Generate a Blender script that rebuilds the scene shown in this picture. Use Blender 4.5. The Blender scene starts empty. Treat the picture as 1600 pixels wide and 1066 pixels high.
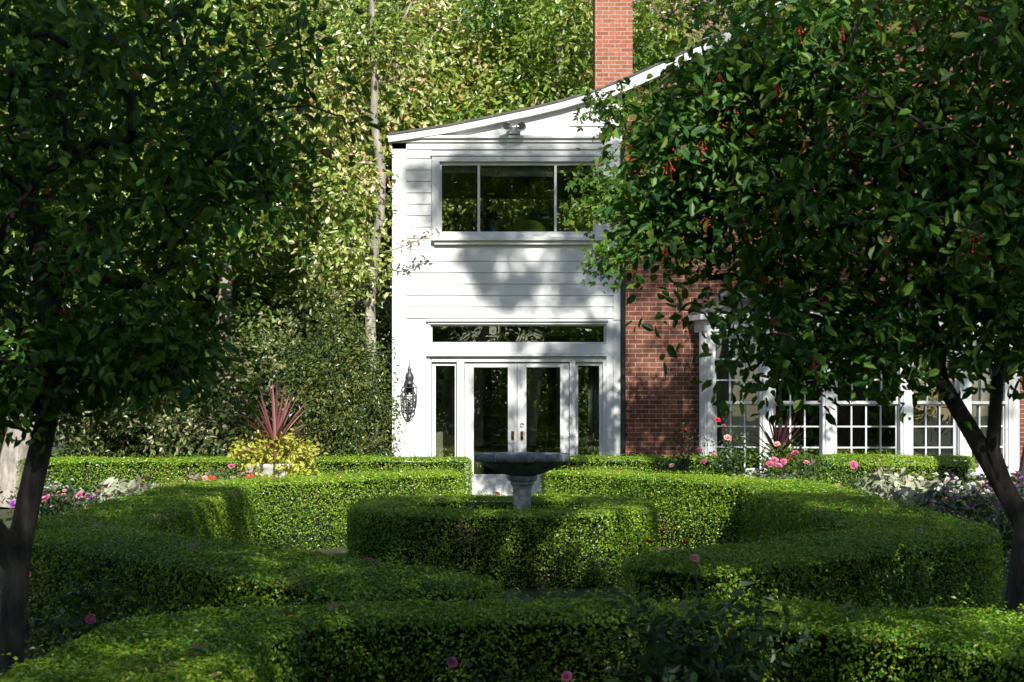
import bpy, math, random
import numpy as np
from mathutils import Vector

# ------------------------------------------------------------------ camera, sky, sun, exposure
sc = bpy.context.scene
COL = sc.collection
FPX, HORIZON, EYE = 2400.0, 640.0, 1.6          # focal length in photo pixels, horizon row, eye height
cam = bpy.data.objects.new('camera', bpy.data.cameras.new('camera'))
COL.objects.link(cam); sc.camera = cam
cam.location = (0, 0, EYE); cam.rotation_euler = (math.radians(90), 0, 0)
cam.data.sensor_width = 36; cam.data.lens = FPX / 1600 * 36
cam.data.shift_y = (HORIZON - 533) / 1600
cam.data.clip_start = 0.1; cam.data.clip_end = 600
cam.data.dof.use_dof = True; cam.data.dof.focus_distance = 19; cam.data.dof.aperture_fstop = 9

SUN_AZ, SUN_EL = math.radians(12), math.radians(36)     # azimuth right of straight-behind-camera
S = np.array([math.sin(SUN_AZ) * math.cos(SUN_EL), -math.cos(SUN_AZ) * math.cos(SUN_EL), math.sin(SUN_EL)])
sun = bpy.data.objects.new('sun', bpy.data.lights.new('sun', 'SUN'))
COL.objects.link(sun)
sun.data.energy = 5.0; sun.data.angle = math.radians(0.53); sun.data.color = (1, 0.965, 0.90)
sun.rotation_euler = Vector(S).to_track_quat('Z', 'Y').to_euler()
world = bpy.data.worlds.new('World'); sc.world = world; world.use_nodes = True
wn = world.node_tree
bg = wn.nodes['Background']; bg.inputs['Strength'].default_value = 0.082
sky = wn.nodes.new('ShaderNodeTexSky'); sky.sky_type = 'NISHITA'; sky.sun_disc = False
sky.sun_elevation = SUN_EL; sky.sun_rotation = math.pi - SUN_AZ; sky.dust_density = 0.7; sky.air_density = 1.0; sky.ozone_density = 1.5
wn.links.new(sky.outputs[0], bg.inputs[0])
sc.view_settings.view_transform = 'Standard'; sc.view_settings.look = 'None'
sc.view_settings.exposure = 0.68; sc.view_settings.gamma = 1
sc.render.engine = 'CYCLES'
cy = sc.cycles
cy.max_bounces = 7; cy.diffuse_bounces = 3; cy.glossy_bounces = 3; cy.transmission_bounces = 4; cy.transparent_max_bounces = 8
cy.caustics_reflective = False; cy.caustics_refractive = False
cy.use_denoising = True; cy.use_adaptive_sampling = True; cy.adaptive_threshold = 0.02
cy.sample_clamp_indirect = 6

rng = np.random.default_rng(11)
random.seed(5)

def at(px, py, Y):
    return np.array([(px - 800) / FPX * Y, Y, EYE + (HORIZON - py) / FPX * Y])

# ------------------------------------------------------------------ materials
def new_mat(name):
    m = bpy.data.materials.new(name); m.use_nodes = True
    nt = m.node_tree
    return m, nt, nt.nodes, nt.links, nt.nodes['Principled BSDF']

def ramp_node(N, stops, interp='LINEAR'):
    r = N.new('ShaderNodeValToRGB'); cr = r.color_ramp; cr.interpolation = interp
    while len(cr.elements) < len(stops): cr.elements.new(0.5)
    for e, (p, c) in zip(cr.elements, stops):
        e.position = p; e.color = (*c, 1)
    return r

def plain(name, col, rough=0.6, metal=0.0, noise=0.12, scale=6.0, bump=0.0, spec=0.5):
    m, nt, N, L, b = new_mat(name)
    tc = N.new('ShaderNodeTexCoord'); nz = N.new('ShaderNodeTexNoise'); nz.inputs['Scale'].default_value = scale
    nz.inputs['Detail'].default_value = 6
    L.new(tc.outputs['Object'], nz.inputs['Vector'])
    a = tuple(max(0, c * (1 - noise)) for c in col); z = tuple(min(1, c * (1 + noise)) for c in col)
    r = ramp_node(N, [(0.3, a), (0.7, z)])
    L.new(nz.outputs['Fac'], r.inputs[0]); L.new(r.outputs[0], b.inputs['Base Color'])
    b.inputs['Roughness'].default_value = rough; b.inputs['Metallic'].default_value = metal
    b.inputs['Specular IOR Level'].default_value = spec
    if bump:
        bp = N.new('ShaderNodeBump'); bp.inputs['Strength'].default_value = bump; bp.inputs['Distance'].default_value = 0.02
        L.new(nz.outputs['Fac'], bp.inputs['Height']); L.new(bp.outputs[0], b.inputs['Normal'])
    return m

def leafmat(name, stops, rough=0.42, trans=0.3, spec=0.5, tcol=(1.3, 1.25, 0.5)):
    """per-leaf colour from the 'rnd' face attribute; light shines through the blade"""
    m, nt, N, L, b = new_mat(name)
    at_ = N.new('ShaderNodeAttribute'); at_.attribute_name = 'rnd'
    r = ramp_node(N, stops)
    L.new(at_.outputs['Fac'], r.inputs[0])
    L.new(r.outputs[0], b.inputs['Base Color'])
    b.inputs['Roughness'].default_value = rough; b.inputs['Specular IOR Level'].default_value = spec
    t = N.new('ShaderNodeBsdfTranslucent')
    mu = N.new('ShaderNodeMixRGB'); mu.blend_type = 'MULTIPLY'; mu.inputs[0].default_value = 1
    mu.inputs[2].default_value = (*tcol, 1)
    L.new(r.outputs[0], mu.inputs[1]); L.new(mu.outputs[0], t.inputs['Color'])
    mx = N.new('ShaderNodeMixShader'); mx.inputs[0].default_value = trans
    L.new(b.outputs[0], mx.inputs[1]); L.new(t.outputs[0], mx.inputs[2])
    L.new(mx.outputs[0], N['Material Output'].inputs['Surface'])
    return m

def brickmat(name, dark=1.0, mortar=0.006):
    m, nt, N, L, b = new_mat(name)
    tc = N.new('ShaderNodeTexCoord'); sp = N.new('ShaderNodeSeparateXYZ'); cb = N.new('ShaderNodeCombineXYZ')
    ad = N.new('ShaderNodeMath'); ad.operation = 'ADD'
    L.new(tc.outputs['Object'], sp.inputs[0])
    L.new(sp.outputs['X'], ad.inputs[0]); L.new(sp.outputs['Y'], ad.inputs[1])
    L.new(ad.outputs[0], cb.inputs['X']); L.new(sp.outputs['Z'], cb.inputs['Y'])
    br = N.new('ShaderNodeTexBrick'); L.new(cb.outputs[0], br.inputs['Vector'])
    br.inputs['Scale'].default_value = 1; br.inputs['Brick Width'].default_value = 0.215
    br.inputs['Row Height'].default_value = 0.073; br.inputs['Mortar Size'].default_value = mortar
    br.inputs['Mortar Smooth'].default_value = 0.15; br.inputs['Bias'].default_value = -0.1
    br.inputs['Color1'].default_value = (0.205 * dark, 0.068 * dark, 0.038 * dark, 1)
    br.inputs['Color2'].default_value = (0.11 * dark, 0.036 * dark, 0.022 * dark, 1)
    br.inputs['Mortar'].default_value = (0.36, 0.27, 0.21, 1)
    nz = N.new('ShaderNodeTexNoise'); nz.inputs['Scale'].default_value = 22; nz.inputs['Detail'].default_value = 5
    L.new(tc.outputs['Object'], nz.inputs['Vector'])
    r = ramp_node(N, [(0.3, (0.7, 0.7, 0.7)), (0.75, (1.25, 1.2, 1.15))])
    L.new(nz.outputs['Fac'], r.inputs[0])
    mu = N.new('ShaderNodeMixRGB'); mu.blend_type = 'MULTIPLY'; mu.inputs[0].default_value = 1
    L.new(br.outputs['Color'], mu.inputs[1]); L.new(r.outputs[0], mu.inputs[2])
    L.new(mu.outputs[0], b.inputs['Base Color']); b.inputs['Roughness'].default_value = 0.85
    bp = N.new('ShaderNodeBump'); bp.invert = True; bp.inputs['Strength'].default_value = 0.7; bp.inputs['Distance'].default_value = 0.008
    L.new(br.outputs['Fac'], bp.inputs['Height']); L.new(bp.outputs[0], b.inputs['Normal'])
    return m

def glassmat(name):
    m, nt, N, L, b = new_mat(name)
    N.remove(b)
    fr = N.new('ShaderNodeFresnel'); fr.inputs['IOR'].default_value = 1.5
    mul = N.new('ShaderNodeMath'); mul.operation = 'MULTIPLY'; mul.inputs[1].default_value = 3.4; mul.use_clamp = True
    tr = N.new('ShaderNodeBsdfTransparent'); tr.inputs[0].default_value = (0.80, 0.83, 0.80, 1)
    gl = N.new('ShaderNodeBsdfGlossy'); gl.inputs['Roughness'].default_value = 0.0; gl.inputs['Color'].default_value = (0.95, 0.97, 0.96, 1)
    tc = N.new('ShaderNodeTexCoord'); nz = N.new('ShaderNodeTexNoise'); nz.inputs['Scale'].default_value = 1.3
    L.new(tc.outputs['Object'], nz.inputs['Vector'])
    bp = N.new('ShaderNodeBump'); bp.inputs['Strength'].default_value = 0.08; bp.inputs['Distance'].default_value = 0.05
    L.new(nz.outputs['Fac'], bp.inputs['Height']); L.new(bp.outputs[0], gl.inputs['Normal'])
    mx = N.new('ShaderNodeMixShader')
    L.new(fr.outputs[0], mul.inputs[0]); L.new(mul.outputs[0], mx.inputs[0])
    L.new(tr.outputs[0], mx.inputs[1]); L.new(gl.outputs[0], mx.inputs[2])
    L.new(mx.outputs[0], N['Material Output'].inputs['Surface'])
    return m

def barkmat(name, c1, c2, scale=9):
    m, nt, N, L, b = new_mat(name)
    tc = N.new('ShaderNodeTexCoord'); mp = N.new('ShaderNodeMapping'); mp.inputs['Scale'].default_value = (1, 1, 0.25)
    nz = N.new('ShaderNodeTexNoise'); nz.inputs['Scale'].default_value = scale; nz.inputs['Detail'].default_value = 8; nz.inputs['Roughness'].default_value = 0.65
    L.new(tc.outputs['Object'], mp.inputs[0]); L.new(mp.outputs[0], nz.inputs['Vector'])
    r = ramp_node(N, [(0.35, c1), (0.65, c2)])
    L.new(nz.outputs['Fac'], r.inputs[0]); L.new(r.outputs[0], b.inputs['Base Color']); b.inputs['Roughness'].default_value = 0.9
    bp = N.new('ShaderNodeBump'); bp.inputs['Strength'].default_value = 0.9; bp.inputs['Distance'].default_value = 0.03
    L.new(nz.outputs['Fac'], bp.inputs['Height']); L.new(bp.outputs[0], b.inputs['Normal'])
    return m

def groundmat():
    m, nt, N, L, b = new_mat('soil_and_lawn')
    tc = N.new('ShaderNodeTexCoord')
    n1 = N.new('ShaderNodeTexNoise'); n1.inputs['Scale'].default_value = 0.5; n1.inputs['Detail'].default_value = 3
    n2 = N.new('ShaderNodeTexNoise'); n2.inputs['Scale'].default_value = 30; n2.inputs['Detail'].default_value = 8
    L.new(tc.outputs['Object'], n1.inputs['Vector']); L.new(tc.outputs['Object'], n2.inputs['Vector'])
    soil = ramp_node(N, [(0.3, (0.025, 0.017, 0.01)), (0.7, (0.09, 0.06, 0.04))])
    gras = ramp_node(N, [(0.3, (0.03, 0.06, 0.012)), (0.7, (0.07, 0.11, 0.025))])
    L.new(n2.outputs['Fac'], soil.inputs[0]); L.new(n2.outputs['Fac'], gras.inputs[0])
    k = ramp_node(N, [(0.45, (0, 0, 0)), (0.55, (1, 1, 1))]); L.new(n1.outputs['Fac'], k.inputs[0])
    mx = N.new('ShaderNodeMixRGB'); L.new(k.outputs[0], mx.inputs[0]); L.new(soil.outputs[0], mx.inputs[1]); L.new(gras.outputs[0], mx.inputs[2])
    L.new(mx.outputs[0], b.inputs['Base Color']); b.inputs['Roughness'].default_value = 0.95
    bp = N.new('ShaderNodeBump'); bp.inputs['Strength'].default_value = 1; bp.inputs['Distance'].default_value = 0.04
    L.new(n2.outputs['Fac'], bp.inputs['Height']); L.new(bp.outputs[0], b.inputs['Normal'])
    return m

M = dict(
    white=plain('white_paint', (0.66, 0.66, 0.65), 0.5, noise=0.06, scale=2.2),
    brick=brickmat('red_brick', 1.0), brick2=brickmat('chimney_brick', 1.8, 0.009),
    glass=glassmat('window_glass'),
    shingle=plain('dark_shingle', (0.09, 0.085, 0.08), 0.9, noise=0.35, scale=12, bump=0.6),
    black=plain('black_metal', (0.012, 0.012, 0.014), 0.4, noise=0.2),
    iron=plain('weathered_iron', (0.07, 0.075, 0.085), 0.45, metal=0.5, noise=0.3, scale=30),
    brass=plain('aged_brass', (0.16, 0.09, 0.035), 0.35, metal=0.9, noise=0.3),
    room=plain('room_wall', (0.20, 0.16, 0.12), 0.8), floor=plain('room_floor', (0.12, 0.065, 0.035), 0.5, noise=0.3),
    lead=plain('weathered_lead', (0.12, 0.14, 0.16), 0.6, metal=0.0, noise=0.6, scale=11, bump=0.35),
    stone=plain('pale_stone', (0.34, 0.35, 0.35), 0.8, noise=0.4, scale=16, bump=0.4),
    water=plain('dark_water', (0.01, 0.015, 0.015), 0.05, noise=0.1),
    cream=plain('cream_fabric', (0.62, 0.57, 0.40), 0.8, noise=0.05), drape=plain('pale_drape', (0.62, 0.60, 0.55), 0.8, noise=0.06),
    shade=plain('grey_blind', (0.40, 0.42, 0.40), 0.7),
    blue=plain('blue_plastic', (0.03, 0.16, 0.55), 0.3), ball=plain('lime_vinyl', (0.35, 0.45, 0.08), 0.35),
    core=plain('hedge_shade_core', (0.012, 0.014, 0.006), 0.95, noise=0.5, scale=30),  # solid inner shell, near black: shade between the leaves put into its colour
    soil=groundmat(),
    bark_dark=barkmat('dark_bark', (0.012, 0.010, 0.008), (0.085, 0.070, 0.058), 16),
    bark_grey=barkmat('grey_bark', (0.14, 0.12, 0.10), (0.42, 0.38, 0.32), 9),
    bark_mid=barkmat('brown_grey_bark', (0.05, 0.042, 0.035), (0.20, 0.17, 0.14), 9),
    twig=plain('green_stem', (0.05, 0.07, 0.025), 0.8),
    berry=plain('red_berry', (0.30, 0.014, 0.014), 0.35, noise=0.3),
    box=leafmat('boxwood_leaf', [(0, (0.021, 0.105, 0.012)), (0.4, (0.105, 0.265, 0.017)), (0.75, (0.36, 0.49, 0.035)), (0.985, (0.48, 0.50, 0.08)), (1, (0.32, 0.22, 0.13))], 0.32, 0.28, 0.65, (1.5, 1.2, 0.4)),
    crab=leafmat('crabapple_leaf', [(0, (0.020, 0.075, 0.020)), (0.4, (0.050, 0.145, 0.024)), (0.70, (0.14, 0.25, 0.03)), (0.92, (0.15, 0.16, 0.03)), (0.97, (0.30, 0.14, 0.03)), (1, (0.22, 0.035, 0.02))], 0.46, 0.28, 0.4),
    maple=leafmat('maple_leaf', [(0, (0.04, 0.12, 0.016)), (0.6, (0.12, 0.23, 0.025)), (0.9, (0.27, 0.33, 0.05)), (1, (0.42, 0.24, 0.07))], 0.45, 0.35, 0.4),
    wood_green=leafmat('woodland_green_leaf', [(0, (0.03, 0.11, 0.016)), (0.42, (0.13, 0.24, 0.028)), (0.76, (0.38, 0.42, 0.08)), (0.93, (0.60, 0.55, 0.28)), (1, (0.50, 0.17, 0.06))], 0.32, 0.3, 0.8),
    wood_pale=leafmat('woodland_pale_glint_leaf', [(0, (0.03, 0.10, 0.015)), (0.36, (0.15, 0.25, 0.03)), (0.64, (0.42, 0.47, 0.11)), (0.84, (0.80, 0.72, 0.48)), (0.94, (0.72, 0.42, 0.22)), (1, (0.55, 0.18, 0.10))], 0.34, 0.3, 0.8),  # palest stops put whitish sun highlights into the leaf colour
    wood_pink=leafmat('woodland_russet_leaf', [(0, (0.16, 0.20, 0.05)), (0.45, (0.42, 0.31, 0.16)), (0.8, (0.58, 0.42, 0.33)), (1, (0.42, 0.11, 0.07))], 0.45, 0.35, 0.5),
    holly=leafmat('holly_leaf', [(0, (0.025, 0.07, 0.015)), (0.5, (0.08, 0.13, 0.025)), (0.82, (0.20, 0.21, 0.05)), (0.95, (0.34, 0.26, 0.10)), (1, (0.45, 0.12, 0.05))], 0.34, 0.25, 0.5),
    laurel=leafmat('glossy_shrub_leaf', [(0, (0.015, 0.05, 0.012)), (0.45, (0.07, 0.12, 0.025)), (0.72, (0.28, 0.29, 0.12)), (1, (0.56, 0.50, 0.34))], 0.3, 0.15, 0.7),
    coleus=leafmat('lime_coleus_leaf', [(0, (0.30, 0.36, 0.03)), (0.7, (0.52, 0.52, 0.09)), (1, (0.6, 0.55, 0.22))], 0.45, 0.3, 0.4),
    fern=leafmat('fern_leaf', [(0, (0.04, 0.10, 0.01)), (1, (0.14, 0.20, 0.02))], 0.5, 0.3, 0.4),
    cordy=leafmat('cordyline_leaf', [(0, (0.12, 0.035, 0.04)), (0.6, (0.27, 0.11, 0.105)), (1, (0.52, 0.29, 0.26))], 0.38, 0.2, 0.5, (1.2, 0.6, 0.6)),
    cordy2=leafmat('dark_cordyline_leaf', [(0, (0.03, 0.012, 0.02)), (1, (0.10, 0.035, 0.05))], 0.38, 0.2, 0.5, (1.2, 0.6, 0.6)),
    silver=leafmat('silver_leaf', [(0, (0.16, 0.20, 0.10)), (0.5, (0.36, 0.38, 0.26)), (1, (0.60, 0.58, 0.48))], 0.7, 0.2, 0.3, (1, 1, 0.8)),
    mauve=leafmat('dry_mauve_leaf', [(0, (0.14, 0.15, 0.07)), (0.5, (0.34, 0.27, 0.20)), (1, (0.52, 0.42, 0.36))], 0.7, 0.2, 0.3, (1, 1, 0.8)),
    rose_leaf=leafmat('rose_leaf', [(0, (0.018, 0.05, 0.018)), (0.7, (0.05, 0.10, 0.03)), (1, (0.13, 0.13, 0.05))], 0.4, 0.25, 0.5),
    pink=leafmat('pink_petal', [(0, (0.50, 0.06, 0.19)), (1, (0.70, 0.26, 0.42))], 0.5, 0.35, 0.3, (1.1, 0.8, 0.9)),
    red=leafmat('red_petal', [(0, (0.55, 0.012, 0.02)), (1, (0.75, 0.05, 0.07))], 0.5, 0.3, 0.3, (1.1, 0.6, 0.6)),
    blush=leafmat('blush_petal', [(0, (0.70, 0.26, 0.28)), (1, (0.85, 0.52, 0.50))], 0.5, 0.35, 0.3, (1, 0.9, 0.9)),
    violet=leafmat('violet_petal', [(0, (0.28, 0.05, 0.35)), (1, (0.5, 0.18, 0.6))], 0.5, 0.35, 0.3, (1, 0.8, 1)),
    snow=leafmat('white_petal', [(0, (0.60, 0.58, 0.58)), (1, (0.80, 0.78, 0.78))], 0.5, 0.3, 0.3, (1, 1, 1)),
    dead_tan=leafmat('dry_tan_leaf', [(0, (0.28, 0.17, 0.09)), (1, (0.42, 0.30, 0.18))], 0.6, 0.25, 0.4),
    dead_red=leafmat('dry_red_leaf', [(0, (0.20, 0.03, 0.02)), (1, (0.30, 0.08, 0.03))], 0.5, 0.3, 0.4),
    wick=plain('candle_wax', (0.7, 0.68, 0.6), 0.6),
)

# ------------------------------------------------------------------ object helpers
def tag(o, label=None, cat=None, group=None, kind=None):
    if label: o['label'] = label
    if cat: o['category'] = cat
    if group: o['group'] = group
    if kind: o['kind'] = kind
    return o

def empty(name, loc=(0, 0, 0), rz=0):
    o = bpy.data.objects.new(name, None); COL.objects.link(o)
    o.location = loc; o.rotation_euler = (0, 0, rz); o.empty_display_size = 0.2
    return o

def np_mesh(name, verts, quads, rnd=None, matidx=None, smooth=False):
    verts = np.ascontiguousarray(verts, dtype=np.float32); quads = np.ascontiguousarray(quads, dtype=np.int32)
    k = quads.shape[1]; nf = len(quads)
    me = bpy.data.meshes.new(name)
    me.vertices.add(len(verts)); me.vertices.foreach_set('co', verts.ravel())
    me.loops.add(nf * k); me.loops.foreach_set('vertex_index', quads.ravel())
    me.polygons.add(nf)
    me.polygons.foreach_set('loop_start', np.arange(0, nf * k, k, dtype=np.int32))
    me.polygons.foreach_set('loop_total', np.full(nf, k, dtype=np.int32))
    if matidx is not None: me.polygons.foreach_set('material_index', np.ascontiguousarray(matidx, dtype=np.int32))
    me.polygons.foreach_set('use_smooth', np.full(nf, bool(smooth)))
    if rnd is not None:
        a = me.attributes.new('rnd', 'FLOAT', 'FACE'); a.data.foreach_set('value', np.ascontiguousarray(rnd, dtype=np.float32))
    me.update(calc_edges=True)
    return me

def link(name, me, mats, parent=None, loc=None):
    o = bpy.data.objects.new(name, me); COL.objects.link(o)
    for m in (mats if isinstance(mats, (list, tuple)) else [mats]): me.materials.append(M[m])
    if parent: o.parent = parent
    if loc is not None: o.location = loc
    return o

class MB:
    """collects boxes, prisms, lathes and tubes; build() links them as ONE mesh object"""
    def __init__(self): self.v = []; self.f = []; self.s = []
    def add(self, vs, fs, smooth=False):
        n = len(self.v); self.v += [tuple(map(float, p)) for p in vs]
        self.f += [tuple(i + n for i in f) for f in fs]; self.s += [smooth] * len(fs); return self
    def box(self, x0, x1, y0, y1, z0, z1):
        return self.add([(x0, y0, z0), (x1, y0, z0), (x1, y1, z0), (x0, y1, z0), (x0, y0, z1), (x1, y0, z1), (x1, y1, z1), (x0, y1, z1)],
                        [(3, 2, 1, 0), (4, 5, 6, 7), (0, 1, 5, 4), (1, 2, 6, 5), (2, 3, 7, 6), (3, 0, 4, 7)])
    def prism(self, pts, y0, y1):           # polygon in (x, z) run from y0 to y1
        n = len(pts)
        vs = [(x, y0, z) for x, z in pts] + [(x, y1, z) for x, z in pts]
        return self.add(vs, [tuple(range(n)), tuple(range(2 * n - 1, n - 1, -1))] + [(i, i + n, (i + 1) % n + n, (i + 1) % n) for i in range(n)])
    def plan(self, pts, z0, z1):            # polygon in (x, y) run from z0 to z1
        n = len(pts)
        vs = [(x, y, z0) for x, y in pts] + [(x, y, z1) for x, y in pts]
        return self.add(vs, [tuple(range(n - 1, -1, -1)), tuple(range(n, 2 * n))] + [(i, (i + 1) % n, (i + 1) % n + n, i + n) for i in range(n)])
    def lathe(self, prof, c=(0, 0, 0), seg=32, smooth=True, cap=True):
        vs = []; fs = []
        for r, z in prof:
            for k in range(seg):
                a = 2 * math.pi * k / seg; vs.append((c[0] + r * math.cos(a), c[1] + r * math.sin(a), c[2] + z))
        for j in range(len(prof) - 1):
            for k in range(seg):
                k2 = (k + 1) % seg; fs.append((j * seg + k, j * seg + k2, (j + 1) * seg + k2, (j + 1) * seg + k))
        self.add(vs, fs, smooth)
        if cap:
            self.add([vs[k] for k in range(seg)], [tuple(range(seg - 1, -1, -1))])
            self.add([vs[(len(prof) - 1) * seg + k] for k in range(seg)], [tuple(range(seg))])
        return self
    def tube(self, pts, radii, seg=8):
        v, q = tube_arrays(np.array(pts, float), np.array(radii if hasattr(radii, '__len__') else [radii] * len(pts), float), seg)
        return self.add(v, [tuple(r) for r in q], True)
    def build(self, name, mat, parent=None, loc=None, bevel=0):
        me = bpy.data.meshes.new(name); me.from_pydata(self.v, [], self.f); me.update()
        me.polygons.foreach_set('use_smooth', self.s)
        o = link(name, me, mat, parent, loc)
        if bevel:
            b = o.modifiers.new('bevel', 'BEVEL'); b.width = bevel; b.segments = 2; b.limit_method = 'ANGLE'
        return o

def copy_tree(o, parent=None):
    c = o.copy(); COL.objects.link(c)
    if parent: c.parent = parent
    for ch in list(o.children): copy_tree(ch, c)
    return c

# ------------------------------------------------------------------ foliage helpers
def unit(a): return a / np.maximum(np.linalg.norm(a, axis=-1, keepdims=True), 1e-9)

T_RHOMB = (np.array([(-.5, 0, 0), (-.05, .29, .09), (.5, 0, -.05), (-.05, -.29, .09)]), np.array([(0, 1, 2, 3)]))
T_LEAF = (np.array([(-.5, 0, 0), (-.22, .22, .07), (.18, .21, .06), (.5, 0, -.10), (.18, -.21, .06), (-.22, -.22, .07)]), np.array([(0, 1, 2, 3), (0, 3, 4, 5)]))
def _lobe(a, l, w):
    c, s = math.cos(a), math.sin(a)
    return [(-.35 + x * c - y * s, x * s + y * c, z) for x, y, z in ((0, 0, 0), (l * .55, w, .05), (l, 0, -.06), (l * .55, -w, .05))]
T_MAPLE = (np.array(_lobe(0, .9, .2) + _lobe(.85, .66, .16) + _lobe(-.85, .66, .16)), np.array([(0, 1, 2, 3), (4, 5, 6, 7), (8, 9, 10, 11)]))
T_PETAL = (np.array([(0, -.12, 0), (0, .12, 0), (.55, .42, .22), (.55, -.42, .22), (1, .3, .2), (1, -.3, .2)]), np.array([(0, 1, 2, 3), (3, 2, 4, 5)]))

def place_leaves(c, n, size, T, rnd, tdir=None, matoff=0):
    N = len(c); n = unit(n)
    t = rng.normal(size=(N, 3)) if tdir is None else tdir
    t = unit(t - (t * n).sum(1, keepdims=True) * n); b = np.cross(n, t)
    tv, tf = T; K = len(tv)
    sz = np.broadcast_to(np.asarray(size, float), (N,))[:, None, None]
    wv = rng.uniform(.8, 1.2, (N, 1, 1))
    v = c[:, None, :] + sz * (tv[None, :, 0:1] * t[:, None, :] + wv * tv[None, :, 1:2] * b[:, None, :] + rng.uniform(.3, 1.8, (N, 1, 1)) * tv[None, :, 2:3] * n[:, None, :])
    f = (np.arange(N)[:, None, None] * K + tf[None]).reshape(-1, 4)
    return v.reshape(-1, 3), f, np.repeat(rnd, len(tf))

def tube_arrays(p, r, seg=6):
    n = len(p); d = np.gradient(p, axis=0); d = unit(d)
    ref = np.array([0.31, 0.95, 0.05]) if abs(d[0][2]) > .8 else np.array([0.05, 0.1, 1.0])
    u = unit(np.cross(d, ref)); w = np.cross(d, u)
    a = np.arange(seg) * 2 * math.pi / seg
    v = p[:, None, :] + r[:, None, None] * (np.cos(a)[None, :, None] * u[:, None, :] + np.sin(a)[None, :, None] * w[:, None, :])
    i = np.arange(n - 1)[:, None] * seg; k = np.arange(seg)[None]; k2 = (k + 1) % seg
    q = np.stack([i + k, i + k2, i + seg + k2, i + seg + k], -1).reshape(-1, 4)
    return v.reshape(-1, 3), q

def grow(trunk, trunk_r, targets, r_tip, start=0.35, step=0.3, wob=0.06, seg=6, power=0.5, wiggle=0.0):
    """limbs that reach every target point from the nearest limb already grown"""
    trunk = np.array(trunk, float); m = len(trunk)
    P = [p for p in trunk]; par = [-1] + list(range(m - 1))
    ok0 = int(m * start)
    chains = []
    base = trunk[ok0:].mean(0)
    order = np.argsort(np.linalg.norm(targets - base, axis=1))
    for ti in order:
        t = targets[ti]; A = np.array(P)
        d = np.linalg.norm(A - t, axis=1) + np.maximum(0, A[:, 2] - t[2]) * .6
        d[:ok0] = 1e9
        j = int(np.argmin(d)); dist = np.linalg.norm(P[j] - t)
        n = max(2, int(dist / step)); prev = j; chain = [j]
        side = rng.normal(size=3) * dist * wob + np.array([0, 0, dist * .10])
        for s in range(1, n + 1):
            u = s / n
            q = P[j] * (1 - u) + t * u + side * math.sin(math.pi * u) + (rng.normal(size=3) * wiggle if s < n else 0)
            P.append(q); par.append(prev); prev = len(P) - 1; chain.append(prev)
        chains.append(chain)
    tips = np.zeros(len(P))
    for c in chains: tips[c[-1]] += 1
    for i in range(len(P) - 1, 0, -1):
        if par[i] >= 0: tips[par[i]] += tips[i]
    rad = r_tip * np.maximum(tips, 1) ** power
    P = np.array(P); V = []; Q = []; off = 0
    tr = np.array(trunk_r, float)
    for c, rr in [(list(range(m)), tr)] + [(c, None) for c in chains]:
        r = rr if rr is not None else np.minimum(rad[c], 1.0)
        if rr is None:
            r = r.copy(); r[0] = r[1]
            r = np.minimum(r, tr[-1] * .85 if m else 1)
        v, q = tube_arrays(P[c], r, 12 if rr is not None else seg)
        V.append(v); Q.append(q + off); off += len(v)
    return np.concatenate(V), np.concatenate(Q), P

def cluster_leaves(centers, per, sigma, size, T=T_LEAF, up=0.6, sz_var=.3, flat=0.8):
    C = np.repeat(centers, per, axis=0); N = len(C)
    off = np.clip(rng.normal(size=(N, 3)), -2.1, 2.1) * sigma; off[:, 2] *= flat
    c = C + off
    n = rng.normal(size=(N, 3)) * .75 + np.array([0, 0, up]) + unit(off) * .35
    t = unit(off) + np.array([0, 0, -.35]) + rng.normal(size=(N, 3)) * .5
    # clumps of like colour plus leaf-to-leaf variation
    cl = np.repeat(rng.random(len(centers)), per)
    rnd = np.clip(cl * .45 + rng.random(N) * .55, 0, 1)
    return place_leaves(c, n, size * rng.uniform(1 - sz_var, 1 + sz_var, N), T, rnd, t)

def ellipsoid_points(n, c, r, bias=.45, holes=0.0):
    d = unit(rng.normal(size=(n * 3, 3))); rr = rng.random(n * 3) ** bias
    lump = 1 + .16 * np.sin(d[:, 0] * 5 + 1.3 + c[0]) * np.cos(d[:, 2] * 6 + c[1]) + .1 * np.sin(d[:, 1] * 9 + c[0])
    p = d * (rr * lump)[:, None]
    if holes:
        h = np.sin(p[:, 0] * 5.1 + c[0]) + np.sin(p[:, 1] * 4.3 + c[1]) + np.sin(p[:, 2] * 5.7 + c[0] * 2)
        p = p[h > -3 + holes * 3]
    return (p * np.array(r) + np.array(c))[:n]

def wobble_line(p0, p1, n, amp):
    u = np.linspace(0, 1, n)[:, None]; p = np.array(p0) * (1 - u) + np.array(p1) * u
    k = rng.uniform(1, 2.2); a = rng.uniform(0, 6)
    p[:, 0] += amp * (np.sin(u[:, 0] * 6 * k + a) - math.sin(a)); p[:, 1] += amp * .7 * (np.cos(u[:, 0] * 5 * k + a) - math.cos(a))
    return p

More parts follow.
